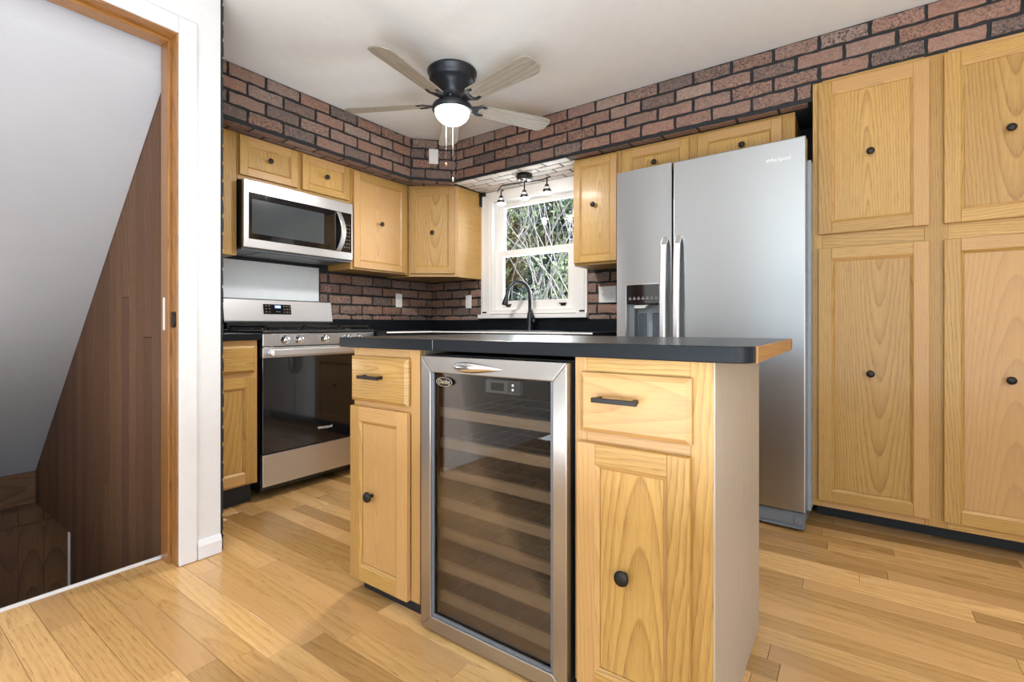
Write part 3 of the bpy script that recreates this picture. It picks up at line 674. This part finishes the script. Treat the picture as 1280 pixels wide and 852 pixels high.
# ---- upper cabinets on the range wall (rot 90: local x -> +Y, front faces +X)
UX = -2.93; UZ0 = 1.385; UZ1 = SB - .004; R90 = radians(90)
UD = .268
cabinet('upper_cabinet', 'oak wall cabinet left of the microwave, mostly hidden by the doorway wall', 'cabinet', (UX, 1.01), R90, .36, UD, UZ0 + .005, UZ1,
        doors=[dict(x0=.02, x1=.285, z0=1.42, z1=2.08)], stiles=[(0, .04), (.27, .36)])
cabinet('upper_cabinet', 'short oak wall cabinet with two small doors above the microwave', 'cabinet', (UX, 1.372), R90, .775, UD, 1.838, UZ1,
        doors=[dict(x0=.008, x1=.368, z0=1.865, z1=2.098, k=(.186, 1.983), st=.045, ks=1.0), dict(x0=.400, x1=.757, z0=1.865, z1=2.098, k=(.574, 1.983), st=.045, ks=1.0)],
        stiles=[(0, .03), (.35, .42), (.745, .775)], rails=[(0, .035), (.245, .268)])
cabinet('upper_cabinet', 'oak wall cabinet with one wide door right of the microwave', 'cabinet', (UX, 2.148), R90, .545, UD, UZ0, UZ1,
        doors=[dict(x0=.018, x1=.515, z0=1.398, z1=2.09, k=(.262, 1.745), st=.05)], stiles=[(0, .03), (.49, .545)], rails=[(0, .03), (.69, .72)])
# diagonal corner cabinet
cA, cB = Vector((UX, 2.70)), Vector((-2.602, 2.935)); dvec = (cB - cA); w = dvec.length; ang = math.atan2(dvec.y, dvec.x)
t = thing('corner_cabinet', 'diagonal oak corner wall cabinet left of the window', 'cabinet', (cA.x, cA.y, UZ0 - .01), ang)
H = UZ1 - UZ0 + .01
inv = Matrix.Rotation(-ang, 4, 'Z') @ Matrix.Translation((-cA.x, -cA.y, 0))
def loc2(x, y): v = inv @ Vector((x, y, 0)); return (v.x, v.y)
mb = MB(); e = .001
pl = [loc2(UX + .0 - .0, 2.7 + .0), loc2(-2.602, 2.935), loc2(-2.602, WY - .014), loc2(WX + .014, WY - .014), loc2(WX + .014, 2.70)]
pl[0] = (0, .02); pl[1] = (w - .004, .02)
mb.prism(pl, 0, H, 0); mb.build('body', 'oak', t)
mb = MB(); mb.box(0, .032, 0, .019, 0, H); mb.box(w - .04, w, 0, .019, 0, H); mb.box(.032, w - .04, .0005, .019, 0, .03, 0, 'x'); mb.box(.032, w - .04, .0005, .019, H - .03, H, 0, 'x')
mb.build('face_frame', 'oak', t, bevel=.001)
mb = MB(); frame_door(mb, .016, w - .030, .024, H - .02, st=.05); o = mb.build('door', 'oak', t, bevel=.0022); knob(o, w * .485, .352, -.011)
# uppers on the window wall
UY = 2.935; R0 = 0
cabinet('upper_cabinet', 'oak wall cabinet between the window and the fridge', 'cabinet', (-1.553, UY), 0, .335, .291, 1.385, UZ1,
        doors=[dict(x0=.004, x1=.312, z0=1.402, z1=2.088, k=(.150, 1.78), st=.045)], stiles=[(0, .03), (.30, .335)], rails=[(0, .03), (.69, .72)])
cabinet('upper_cabinet', 'short two door oak wall cabinet above the fridge', 'cabinet', (-1.216, UY), 0, .965, .291, 1.80, UZ1,
        doors=[dict(x0=.02, x1=.425, z0=1.82, z1=2.088, k=(.222, 1.980), st=.05, ks=1.0), dict(x0=.478, x1=.905, z0=1.82, z1=2.088, k=(.712, 1.980), st=.05, ks=1.0)],
        stiles=[(0, .04), (.41, .49), (.89, .965)], rails=[(0, .03), (.28, .306)])
# ---- base cabinets
BX = -2.70
cabinet('base_cabinet', 'oak base cabinet left of the range, one drawer over one door', 'cabinet', (BX, 1.005), R90, .367, .48, .115, CTB - .001,
        doors=[dict(x0=.03, x1=.350, z0=.128, z1=.700, k=(.07, .66), st=.055)], drawers=[dict(x0=.03, x1=.350, z0=.728, z1=.872, k=(.10, .80), w=.10)],
        stiles=[(0, .04), (.33, .367)], rails=[(0, .03), (.585, .62), (.75, .787)], toe=(.0, .36, .06))
cabinet('base_cabinet', 'oak base cabinet between the range and the corner, behind the island', 'cabinet', (BX + .11, 2.175), R90, .43, .58, .115, CTB - .001,
        doors=[dict(x0=.03, x1=.40, z0=.128, z1=.700, k=(.2, .45))], drawers=[dict(x0=.03, x1=.40, z0=.728, z1=.872, k=(.2, .80))], rails=[(0, .03), (.585, .62), (.75, .787)], toe=(.0, .43, .06))
cabinet('sink_cabinet', 'oak sink base cabinet below the window, behind the island', 'cabinet', (BX + .14, 2.625), 0, 1.30, .60, .115, CTB - .001, body_top=CTB - .18,
        doors=[dict(x0=.06, x1=.62, z0=.128, z1=.70, k=(.35, .45)), dict(x0=.66, x1=1.24, z0=.128, z1=.70, k=(.95, .45))], stiles=[(0, .04), (.60, .68), (1.26, 1.30)], rails=[(0, .03), (.575, .787)], toe=(.0, 1.30, .06))
# worktops against the walls
mb = MB(); mb.box(WX + .014, BX + .025, .995, 1.385, CTB, CT)
ct = tag(mb.build('worktop', 'black_top', bevel=.003), 'short black worktop left of the range', 'worktop')
mb = MB(); mb.box(WX + .001, WX + .0135, .995, 1.385, CT - .01, 1.03); mb.build('upstand', 'black_top', ct)
mb = MB(); FEX, FEY = -2.57, 2.60
mb.box(WX + .014, FEX, 2.172, FEY, CTB, CT); mb.box(WX + .014, -2.36, FEY, WY - .014, CTB, CT); mb.box(-1.76, -1.255, FEY, WY - .014, CTB, CT); mb.box(-2.36, -1.76, FEY, 2.74, CTB, CT); mb.box(-2.36, -1.76, 3.13, WY - .014, CTB, CT)
ct = tag(mb.build('worktop', 'black_top'), 'long black corner worktop running under the window', 'worktop')
mb = MB(); mb.box(WX + .001, WX + .0135, 2.172, WY - .014, CT - .01, 1.03); mb.box(WX + .001, -1.255, WY - .0138, WY - .001, CT - .01, 1.03); mb.build('upstand', 'black_top', ct)
mb = MB()
mb.box(FEX + .0005, FEX + .003, 2.172, FEY - .003, CT - .009, CT); mb.box(FEX, -1.255, FEY - .003, FEY - .0005, CT - .009, CT)
p = mb.build('edge_highlight', 'plate', ct); p['label'] = 'highlight painted along the front edge'  # white colour stands in for the glint on the laminate edge
# sink
mb = MB(); sx0_, sx1_, sy0_, sy1_ = -2.359, -1.761, 2.741, 3.129
mb.box(sx0_ - .012, sx0_ + .02, sy0_ - .012, sy1_ + .012, CT + .0005, CT + .004); mb.box(sx1_ - .02, sx1_ + .012, sy0_ - .012, sy1_ + .012, CT + .0005, CT + .004); mb.box(sx0_ + .02, sx1_ - .02, sy0_ - .012, sy0_ + .02, CT + .0005, CT + .004); mb.box(sx0_ + .02, sx1_ - .02, sy1_ - .03, sy1_ + .012, CT + .0005, CT + .004)
mb.box(sx0_ + .018, sx0_ + .02, sy0_ + .02, sy1_ - .03, CT - .16, CT); mb.box(sx1_ - .02, sx1_ - .018, sy0_ + .02, sy1_ - .03, CT - .16, CT); mb.box(sx0_ + .02, sx1_ - .02, sy0_ + .018, sy0_ + .02, CT - .16, CT); mb.box(sx0_ + .02, sx1_ - .02, sy1_ - .032, sy1_ - .03, CT - .16, CT); mb.box(sx0_ + .02, sx1_ - .02, sy0_ + .02, sy1_ - .03, CT - .162, CT - .16)
tag(mb.build('kitchen_sink', 'steel'), 'stainless sink set in the worktop under the window', 'sink')
# faucet
fx, fyy = -2.075, 3.178
fa = thing('kitchen_faucet', 'dark gooseneck kitchen faucet in front of the window', 'faucet', (fx, fyy, CT), 0)
mb = MB(); mb.lathe([(.027, 0), (.027, .008), (.024, .012), (.0225, .10), (.0205, .13), (.015, .15)]); mb.build('base', 'faucet', fa)
dx, dy = -.13, -.12; path = [(0, 0, .12), (0, 0, .28)]
for i in range(1, 15):
    a = pi * i / 14 * .93; path.append((dx * (1 - cos(a)) / 2 * 1.0, dy * (1 - cos(a)) / 2, .28 + .105 * sin(a)))
mb = MB(); mb.tube(path, .013, n=14); mb.build('neck', 'faucet', fa)
e = Vector(path[-1]); e2 = e + Vector((dx * .14, dy * .14, -.105))
mb = MB(); mb.tube([e + Vector((0, 0, .01)), e, e + (e2 - e) * .3, e2 - (e2 - e) * .12, e2], [.014, .0155, .0165, .024, .023], n=16); mb.build('spray_head', 'faucet', fa)
mb = MB(); mb.tube([(.02, 0, .075), (.055, -.004, .078)], [.017, .015], n=14); mb.tube([(.048, -.004, .082), (.036, -.01, .125), (.028, -.014, .165)], [.007, .006, .005]); mb.build('lever', 'faucet', fa)

# ---- refrigerator
fr = thing('refrigerator', 'stainless side by side refrigerator with ice and water dispenser', 'refrigerator', (-.184, 2.662, 0), radians(-2.1))
fw = .962; zt = 1.882; zb = .094; split = -.632
mb = MB(); mb.box(-fw + .012, -.006, .085, .52, .03, zt - .092); mb.build('body', 'greyplastic', fr, bevel=.004)
mb = MB()
def fdoor(xa, xb, nm, hole=None):
    mb = MB()
    if hole:
        h0, h1, k0, k1 = hole
        mb.box(xa, h0, 0, .07, zb, zt); mb.box(h1, xb, 0, .07, zb, zt); mb.box(h0, h1, 0, .07, zb, k0); mb.box(h0, h1, 0, .07, k1, zt)
    else: mb.box(xa, xb, 0, .07, zb, zt)
    o = mb.build(nm, 'fridge', fr, bevel=0 if hole else .006, seg=3); return o
hx0, hx1, hz0, hz1 = -.906, -.688, .78, 1.220
fd1 = fdoor(-fw, split - .004, 'door', (hx0, hx1, hz0, hz1))
fd2 = fdoor(split + .004, 0, 'door')
mb = MB(); mb.box(-fw + .01, -.008, .070, .084, zb, zt - .01); mb.build('door_gasket', 'rubber', fr)
mb = MB()   # tapered side of the door behind the front skin
mb.prism([(0, .0705), (.014, .0705), (.014, .16), (0, .16)], .09, 1.78); mb.build('side_panel', 'dispenser', fr)
for nm, xc, par in (('handle', split - .037, fd1), ('handle', split + .037, fd2)):
    mb = MB(); n = 20; rings = []
    for i in range(n + 1):
        f = i / n; z = .50 + (1.475 - .50) * f; b = .030 + .030 * (sin(pi * min(1, max(0, f)))) ** .6
        if i in (0, n): b = .004
        hw = .0165; rings.append([(xc - hw, -b + .012, z), (xc - hw, -b, z), (xc - hw * .6, -b - .004, z), (xc + hw * .6, -b - .004, z), (xc + hw, -b, z), (xc + hw, -b + .012, z)])
    mb.loft(rings, 0, True, True, True, smooth=False); mb.build(nm, 'handle', par, bevel=.001)
# dispenser
mb = MB(); mb.box(hx0, hx0 + .006, -.004, .068, hz0, hz1, 1); mb.box(hx1 - .006, hx1, -.002, .068, hz0, hz1, 0); mb.box(hx0 + .006, hx1 - .006, -.003, .068, hz0, hz0 + .012, 1)
mb.box(hx0 + .006, hx1 - .006, .064, .068, hz0 + .012, 1.10, 2)
mb.box(hx0 + .006, hx1 - .006, -.004, .068, 1.108, hz1 - .004, 0); mb.box(hx0 + .004, hx1 - .004, -.0045, .068, hz1 - .004, hz1, 1)
mb.box(hx0 + .006, hx0 + .05, .01, .064, hz0 + .012, 1.106, 3); dp = mb.build('dispenser', ['blackglass', 'chrome', 'dispenser', 'greyplastic'], fd1, bevel=.001)
for xc in (-.825, -.745):
    mb = MB(); mb.box(xc - .021, xc + .021, .050, .063, .915, 1.055); mb.build('paddle', 'darkgrey', dp, bevel=.006)
mb = MB(); mb.prism([(-.865, 1.1), (-.855, 1.083), (-.795, 1.083), (-.775, 1.1)], .01, .05, axis='y'); mb.build('nozzle', 'plate', dp)
for k in range(7):
    mb = MB(); xx = -.877 + k * .026; mb.box(xx - .008, xx + .008, -.0048, -.0042, 1.132, 1.140); mb.box(xx - .005, xx + .005, -.0048, -.0042, 1.144, 1.147); mb.build('button_mark', 'dark_print', dp)
text('logo', 'Whirlpool', .026, 'white_print', fd2, TF(-.115, -.0005, 1.79))
# base grille
mb = MB(); mb.box(-fw + .01, -.21, .02, .05, .040, .088); mb.box(-.21, -.006, .012, .05, .012, .088); mb.box(-.20, -.055, .008, .013, .030, .082); mb.box(-.19, -.02, .0, .013, .014, .022)
mb.tube([(-.03, .005, .05), (-.03, .03, .05)], .02, n=16); mb.build('base_grille', 'greyplastic', fr, bevel=.002)
for xx in (-fw + .05, -.1):
    for yy in (.1, .45): mb = MB(); mb.box(xx, xx + .05, yy, yy + .05, 0, .0295); mb.build('foot', 'black', fr)

# ---- range
ry0, rw = 1.395, .765; FXR = -2.685
rg = thing('gas_range', 'stainless and black gas range standing between base cabinets', 'range', (FXR, ry0, 0), R90)
mb = MB(); mb.box(0.002, rw - .002, .03, .50, .05, .905); mb.box(.06, .10, .16, .20, 0, .05); mb.box(rw - .1, rw - .06, .16, .20, 0, .05); mb.box(.06, .10, .42, .46, 0, .05); mb.box(rw - .1, rw - .06, .42, .46, 0, .05); mb.build('body', 'black', rg)
mb = MB(); mb.box(0, rw, 0, .03, .864, .935); cp = mb.build('control_panel', 'steel', rg, bevel=.003)
for k, xx in enumerate((.128, .215, .383, .545, .632)):
    mb = MB(); mb.lathe([(.026, 0), (.026, .004), (.021, .006), (.019, .024), (.016, .028), (.0001, .028)], (xx, 0, .899), '-y', n=24); mb.box(xx - .0045, xx + .0045, -.034, -.026, .879, .919)
    kb = mb.build('burner_knob', 'chrome', cp)
mb = MB(); mb.box(0, rw, 0, .03, .800, .859); mb.box(0, rw, .001, .03, .262, .800, 1); od = mb.build('oven_door', ['steel', 'blackglass'], rg, bevel=.002)
mb = MB(); mb.box(.045, .06, -.042, 0, .818, .848); mb.box(rw - .06, rw - .045, -.042, 0, .818, .848); mb.box(.032, rw - .032, -.052, -.036, .812, .850); mb.build('oven_handle', 'handle', od, bevel=.004)
text('logo', 'Whirlpool', .024, 'white_print', od, TF(rw * .51, .0004, .352))
mb = MB(); mb.box(0, rw, .0, .03, .078, .256); mb.build('drawer', 'steel', rg, bevel=.002)
mb = MB(); mb.box(-.001, rw + .001, -.004, .44, .936, .954); mb.box(-.001, rw + .001, .44, .50, .936, .960); ck = mb.build('cooktop', 'black', rg, bevel=.004)
for gx in (.02, .262, .504):
    mb = MB(); gw = .238; z = .984
    for yy in (.02, .12, .22, .32, .42): mb.box(gx, gx + gw, yy, yy + .012, z - .012, z)
    for xx in (gx, gx + gw / 2 - .006, gx + gw - .012): mb.box(xx, xx + .012, .02, .432, z - .012, z)
    for xx in (gx, gx + gw - .012):
        for yy in (.02, .42): mb.box(xx, xx + .012, yy, yy + .012, .952, z - .012)
    mb.build('grate', 'hard', ck, bevel=.001, seg=1)
for bx, by in ((.14, .12), (.14, .33), (.38, .22), (.62, .12), (.62, .33)):
    mb = MB(); mb.lathe([(.045, .952), (.045, .958), (.032, .96), (.03, .966), (.0001, .968)], (bx, by, 0)); mb.build('burner', 'black', ck)
# backguard
mb = MB(); bgx1 = rw - .012; mb.prism([(.455, 1.0), (.452, 1.012), (.472, 1.148), (.48, 1.156), (.498, 1.156), (.498, 1.0)], .0, bgx1, axis='x'); bgd = mb.build('backguard', 'steel', rg, bevel=.003)
mb = MB(); mb.box(.02, bgx1 - .02, .462, .50, .955, 1.0); mb.build('backguard_base', 'black', bgd)
tilt = Matrix.Translation((0, .452, 1.012)) @ Matrix.Rotation(-math.atan2(.02, .136), 4, 'X')
mb = MB(); mb.box(.245, .435, -.003, .004, .045, .112); mb.xform(tilt); dsp = mb.build('display', 'blackglass', bgd, bevel=.001)
mb = MB(); mb.box(.322, .362, -.0045, -.003, .086, .104); mb.xform(tilt); mb.build('clock_display', 'led', dsp)
text('clock_digits', '2:18', .016, 'ledwhite', dsp, tilt @ TF(.342, -.0048, .095))
for k, (a, b) in enumerate([(x, z) for z in (.100, .080, .060) for x in (.262, .285, .385, .405, .424)] + [(.335, .062), (.352, .062)]):
    mb = MB(); mb.box(a - .005, a + .005, -.0042, -.003, b - .0018, b + .0018); mb.xform(tilt); mb.build('key_mark', 'dark_print', dsp)
# white panel behind the range
mb = MB(); mb.box(WX + .001, WX + .012, 1.392, 2.068, 1.03, 1.40); tag(mb.build('splash_panel', 'whitepanel', bevel=.002), 'white enamel splash panel on the wall behind the range', 'splash panel')

# ---- microwave
mz0, mz1 = 1.436, 1.832
mw = thing('microwave', 'stainless over the range microwave below the short cabinet', 'microwave', (-2.868, 1.381, mz0), R90)
mwid = .742; Hm = mz1 - mz0
mb = MB(); mb.box(0, mwid, .022, .326, .0, Hm); mb.build('body', 'black', mw, bevel=.002)
mb = MB(); mb.box(0, mwid, 0, .021, 0, Hm); md = mb.build('front', 'steel', mw, bevel=.004)
mb = MB(); mb.box(.028, mwid - .012, -.003, .004, .052, Hm - .072); gp = mb.build('glass_pane', 'blackglass', md, bevel=.002)
mb = MB(); mb.box(.045, .515, -.0038, -.003, .085, Hm - .110); p = mb.build('viewing_screen', plain('oven_screen', (.05, .06, .065), .12, spec=.7), gp)
mb = MB(); n = 16; rings = []
for i in range(n + 1):
    f = i / n; z = .052 + (Hm - .130) * f; b = .012 + .030 * sin(pi * f) ** .8; hw = .0165; xc = mwid - .122 + .022 * sin(pi * f)
    rings.append([(xc - hw, -b + .010, z), (xc - hw, -b, z), (xc + hw, -b, z), (xc + hw, -b + .010, z)])
mb.loft(rings, 0, True, True, True, smooth=False); mb.build('handle', 'handle', md, bevel=.002)
text('logo', 'Whirlpool', .020, 'white_print', md, TF(mwid * .60, -.0005, Hm - .036))
for r_ in range(7):
    for c_ in range(3):
        mb = MB(); xx = mwid - .070 + c_ * .020; zz = .085 + r_ * .026; mb.box(xx - .004, xx + .004, -.0036, -.003, zz - .002, zz + .002); mb.build('key_mark', 'dark_print', gp)
mb = MB(); mb.box(.0, mwid, .022, .32, -.012, -.0005); mb.box(.12, .62, .05, .30, -.016, -.012); ub = mb.build('underside_vent', 'greyplastic', mw)

# ---- cover plates
def plate(name, label, loc, rz, w, h, holes='toggle', group=None):
    t = thing(name, label, 'wall plate', loc, rz, group)
    mb = MB(); mb.box(-w / 2, w / 2, -.006, 0, -h / 2, h / 2); mb.build('plate', 'plate', t, bevel=.003)
    mb = MB()
    if holes == 'outlet':
        for z in (-.02, .02): mb.box(-.014, .014, -.0085, -.006, z - .012, z + .012)
        mb.build('socket', 'casing', t, bevel=.002)
        mb = MB()
        for z in (-.02, .02):
            for x in (-.006, .006): mb.box(x - .001, x + .001, -.0088, -.0084, z - .003, z + .005)
        mb.build('slot', 'black', t)
    elif holes == 'switch':
        for x in (-w / 4, w / 4): mb.box(x - .004, x + .004, -.018, -.006, -.004, .010)
        mb.build('toggle', 'casing', t, bevel=.001)
    else:
        for z in (-h * .3, h * .3): mb.lathe([(.003, 0), (.003, .0015), (.0001, .0015)], (0, -.006, z), '-y', n=10)
        mb.build('screw', 'casing', t)
    return t
plate('outlet_plate', 'white outlet plate on the brick left of the faucet', (-2.742, WY - .013, 1.187), 0, .066, .115, 'outlet')
plate('outlet_plate', 'white outlet plate on the brick right of the range', (WX + .013, 2.825, 1.195), R90, .070, .118, 'outlet')
plate('switch_plate', 'double white switch plate between the window and the fridge', (-1.440, WY - .013, 1.205), 0, .135, .118, 'switch')
c = Vector((DA[0], DA[1], 0)) + dv * (dl * .50)
plate('blank_plate', 'white blank plate high on the diagonal brick corner', (c.x + dv.y * .0125, c.y - dv.x * .0125, 2.295), math.atan2(dv.y, dv.x), .072, .115, 'blank')
mb = MB(); mb.box(-2.5985, -2.588, 3.195, 3.222, 1.99, 2.10); mb.box(-2.5985, -2.545, 3.19, 3.222, 2.075, 2.10)
tag(mb.build('curtain_bracket', 'hard', bevel=.002), 'small dark bracket at the top left corner of the window', 'bracket')

# ---- track light over the sink
TX, TY = -2.0, 2.99
tl = thing('track_light', 'dark three lamp spot light under the soffit above the sink', 'light fixture', (TX, TY, SB), 0)
mb = MB(); mb.lathe([(.060, -.006), (.060, -.038), (.054, -.044), (.0001, -.044)]); mb.build('canopy', 'hard', tl)
mb = MB(); mb.lathe([(.050, -.044), (.047, -.056), (.0001, -.056)]); mb.build('canopy_glass', 'chrome', tl)
P = [(-.27, .035, -.088), (-.25, .01, -.080), (-.20, -.02, -.062), (-.12, -.012, -.060), (0, 0, -.062), (.08, .02, -.062), (.13, .045, -.056), (.17, .05, -.045)]
sm = []
for i in range(len(P) - 1):
    for k in range(4): sm.append(tuple(P[i][j] + (P[i + 1][j] - P[i][j]) * k / 4 for j in range(3)))
sm.append(P[-1]); mb = MB(); mb.tube(sm, .005, n=8); mb.build('arm', 'hard', tl)
for (x, y, z, st_) in ((-.238, .03, -.085, .035), (0, 0, -.058, .062), (.165, .05, -.048, .045)):
    mb = MB(); mb.tube([(x, y, z), (x, y, z - st_)], .0055, n=8); mb.tube([(x - .004, y, z - .002), (x + .03, y - .01, z + .0)], .004, n=6); z -= st_ - .045; mb.lathe([(.012, z - .045), (.0165, z - .055), (.0165, z - .07)], (x, y, 0), n=16)
    h = mb.build('lamp_holder', 'hard', tl)
    mb = MB(); mb.lathe([(.016, z - .055), (.024, z - .075), (.038, z - .108), (.036, z - .108), (.022, z - .075)], (x, y, 0), n=24, caps=False); mb.build('lamp_shade', 'clear', h)
    mb = MB(); mb.lathe([(.010, z - .070), (.026, z - .090), (.033, z - .102), (.028, z - .113), (.0001, z - .117)], (x, y, 0), n=20); mb.build('bulb', 'spotbulb', h)
    light('spot_lamp', 'POINT', (TX + x, TY + y, SB + z - .138), (0, 0, 0), .5, (1, .96, .9), .02)

# ---- ceiling fan
FCX, FCY = -1.865, 2.05
fan = thing('ceiling_fan', 'dark five blade ceiling fan with glowing white bowl light', 'ceiling fan', (FCX, FCY, CEIL), 0)
mb = MB(); mb.lathe([(.10, 0), (.134, -.003), (.139, -.008), (.139, -.018), (.132, -.023), (.130, -.052), (.120, -.066), (.096, -.074), (.094, -.086), (.078, -.094), (.074, -.112), (.060, -.120), (.060, -.165), (.085, -.178), (.108, -.196), (.113, -.206), (.113, -.226), (.106, -.230), (.10, -.230)], n=48)
hs = mb.build('motor_housing', 'fanbody', fan)
for k in range(5):
    a = 2 * pi * k / 5 + .3
    mb = MB(); mb.lathe([(.004, 0), (.004, .003), (.0001, .004)], (0, 0, 0), 'z', n=8); mb.xform(Matrix.Translation((.088 * cos(a), .088 * sin(a), -.178))); mb.build('screw', 'chrome', hs)
mb = MB(); prof = [(.099, -.222)] + [(.099 * cos(t_), -.228 - .080 * sin(t_)) for t_ in [radians(q) for q in range(0, 90, 9)]] + [(.0005, -.308)]
mb.lathe(prof, n=48); mb.build('light_bowl', 'bulb', fan)
for k in range(5):
    a = radians(-152.9 + 72 * k)
    rot = Matrix.Rotation(a, 4, 'Z') @ Matrix.Translation((0, 0, -.188)) @ Matrix.Rotation(radians(-13), 4, 'X')
    mb = MB(); n = 12; out = []
    L0, L1, w0, w1 = .155, .632, .052, .067
    out = [(L0, -w0 + .014), (L0 + .012, -w0), (L1 - .05, -w1), (L1 - .012, -w1 + .008), (L1, -w1 + .03), (L1 + .004, 0), (L1 - .002, w1 - .03), (L1 - .028, w1 - .006), (L1 - .05, w1), (L0 + .012, w0), (L0, w0 - .014)]
    mb.prism(out, -.003, .003, 0, g='a'); mb.xform(rot); bl = mb.build('blade', 'blade', fan, bevel=.001, seg=1)
    mb = MB()
    pl = [(.060, -.014), (.105, -.016), (.135, -.030), (.165, -.047), (.205, -.040), (.200, -.026), (.172, -.028), (.160, -.012), (.160, .012), (.172, .028), (.200, .026), (.205, .040), (.165, .047), (.135, .030), (.105, .016), (.060, .014)]
    mb.prism(pl, -.0075, -.0032, 0)
    for sx_, sy_ in ((.19, -.033), (.19, .033), (.155, 0)): mb.lathe([(.005, -.0105), (.005, -.0076)], (sx_, sy_, 0), n=8)
    mb.xform(rot); mb.build('blade_bracket', 'fanbody', bl)
for (x, y, ln) in ((.012, -.008, .61), (-.02, -.03, .525)):
    mb = MB(); mb.tube([(x, y, -.30), (x, y, -ln)], .0007, n=6); ch = mb.build('pull_chain', 'rubber', fan)
    mb = MB(); mb.tube([(x, y, -ln), (x, y, -ln - .012), (x, y, -ln - .022)], [.002, .005, .003], n=8); mb.build('chain_fob', 'gold' if ln > .6 else 'jamb', ch)
light('fan_lamp', 'AREA', (FCX, FCY, CEIL - .322), (0, 0, 0), 22, (1, .97, .93), .17, .17)   # the bowl throws its light down

# ------------------------------------------------------------ garden outside the window
mb = MB(); mb.box(-9, 4, WY + .16, 12, -.6, -.5); struct(mb.build('ground', 'soil'))
M['bark'] = plain('pale_bark', (.62, .58, .56), .8, noise=.3, nscale=30)
def leafmat(name, c1, c2):
    m, t, b = newmat(name)
    tc = N(t, 'ShaderNodeTexCoord'); c = mix_n(t, noise_n(t, tc.outputs['Object'], 7, 2), c1, c2); t.links.new(c, b.inputs['Base Color']); b.inputs['Roughness'].default_value = .5
    b.inputs['Subsurface Weight'].default_value = 0; b.inputs['Transmission Weight'].default_value = 0
    return m
M['leaf1'] = leafmat('fresh_leaf', (.20, .32, .12), (.46, .55, .30)); M['leaf2'] = leafmat('dark_leaf', (.05, .10, .05), (.16, .24, .12))
def shrub(label, x, y, h, spread, nst, nleaf, seed, leafm, lsize=.05, zmin=.5, lim=1.5, dense=0):
    r = random.Random(seed); t = thing('shrub', label, 'shrub', (x, y, -.5), 0)
    mb = MB(); tips = []
    def branch(p, d, ln, rad, lev):
        pts = [p]; q = p; dd = d.copy(); n = 6
        for i in range(n):
            dd = (dd + Vector((r.uniform(-.22, .22), r.uniform(-.22, .22), r.uniform(-.1, .12)))).normalized(); q = q + dd * ln / n; pts.append(q)
            if (q - p).length > 0 and (y + q.y < 3.75 or abs(q.x) > lim or abs(q.y) > .95): break
            if lev < 3 and i > 1 and r.random() < .75:
                nd = (dd + Vector((r.uniform(-.9, .9), r.uniform(-.9, .9), r.uniform(-.3, .6)))).normalized(); branch(q, nd, ln * r.uniform(.4, .65), rad * .55, lev + 1)
            if i > 2: tips.append(q)
        if len(pts) > 1: mb.tube(pts, [rad * (1 - .7 * i / n) for i in range(len(pts))], n=5, caps=False)
    for i in range(nst):
        a = r.uniform(0, 2 * pi); d = Vector((cos(a) * spread, sin(a) * spread * .6, 1)).normalized()
        branch(Vector((r.uniform(-.3, .3), r.uniform(-.2, .2), 0)), d, h * r.uniform(.75, 1.05), r.uniform(.006, .017), 0)
    mb.build('branches', 'bark', t)
    mb = MB(); cl = [p for p in tips if p.z > zmin]
    cl = [p for p in cl if y + p.y > 3.95]
    centers = [r.choice(cl) for _ in range(nleaf // 14)]
    centers += [Vector((r.uniform(-lim, lim), r.uniform(-.5, .9), r.uniform(.4, h * .85))) for _ in range(dense)]
    for c in centers:
        for _ in range(14):
            p = c + Vector((r.gauss(0, .09), r.gauss(0, .09), r.gauss(0, .08))); u = Vector((r.uniform(-1, 1), r.uniform(-1, 1), r.uniform(-1, 1))).normalized(); v = u.orthogonal().normalized(); w_ = u.cross(v)
            s_ = lsize * r.uniform(.6, 1.2)
            mb.face([p, p + u * s_ * .5 + v * s_ * .28 + w_ * s_ * .05, p + u * s_, p + u * s_ * .5 - v * s_ * .28 + w_ * s_ * .05])
    o = mb.build('foliage', leafm, t, recalc=False)
    return t
shrub('pale bare twigged shrub filling the lower window pane', -3.05, 4.75, 3.6, .75, 30, 2600, 11, 'leaf1', .055, lim=1.0)
shrub('leafy green shrub in the upper right of the window', -2.3, 5.3, 4.6, .45, 18, 6500, 23, 'leaf1', .075, 1.6, lim=.9, dense=60)
shrub('twiggy shrub at the left edge of the window view', -4.0, 5.5, 4.6, .6, 26, 3600, 31, 'leaf1', .06, lim=1.0, dense=60)
shrub('dark evergreen shrub at the back right of the window view', -3.2, 7.3, 5.5, .6, 12, 9000, 47, 'leaf2', .14, lim=1.9, dense=1900)
shrub('dark evergreen shrub at the back left of the window view', -6.6, 7.3, 5.5, .6, 12, 9000, 53, 'leaf2', .14, lim=1.6, dense=1900)
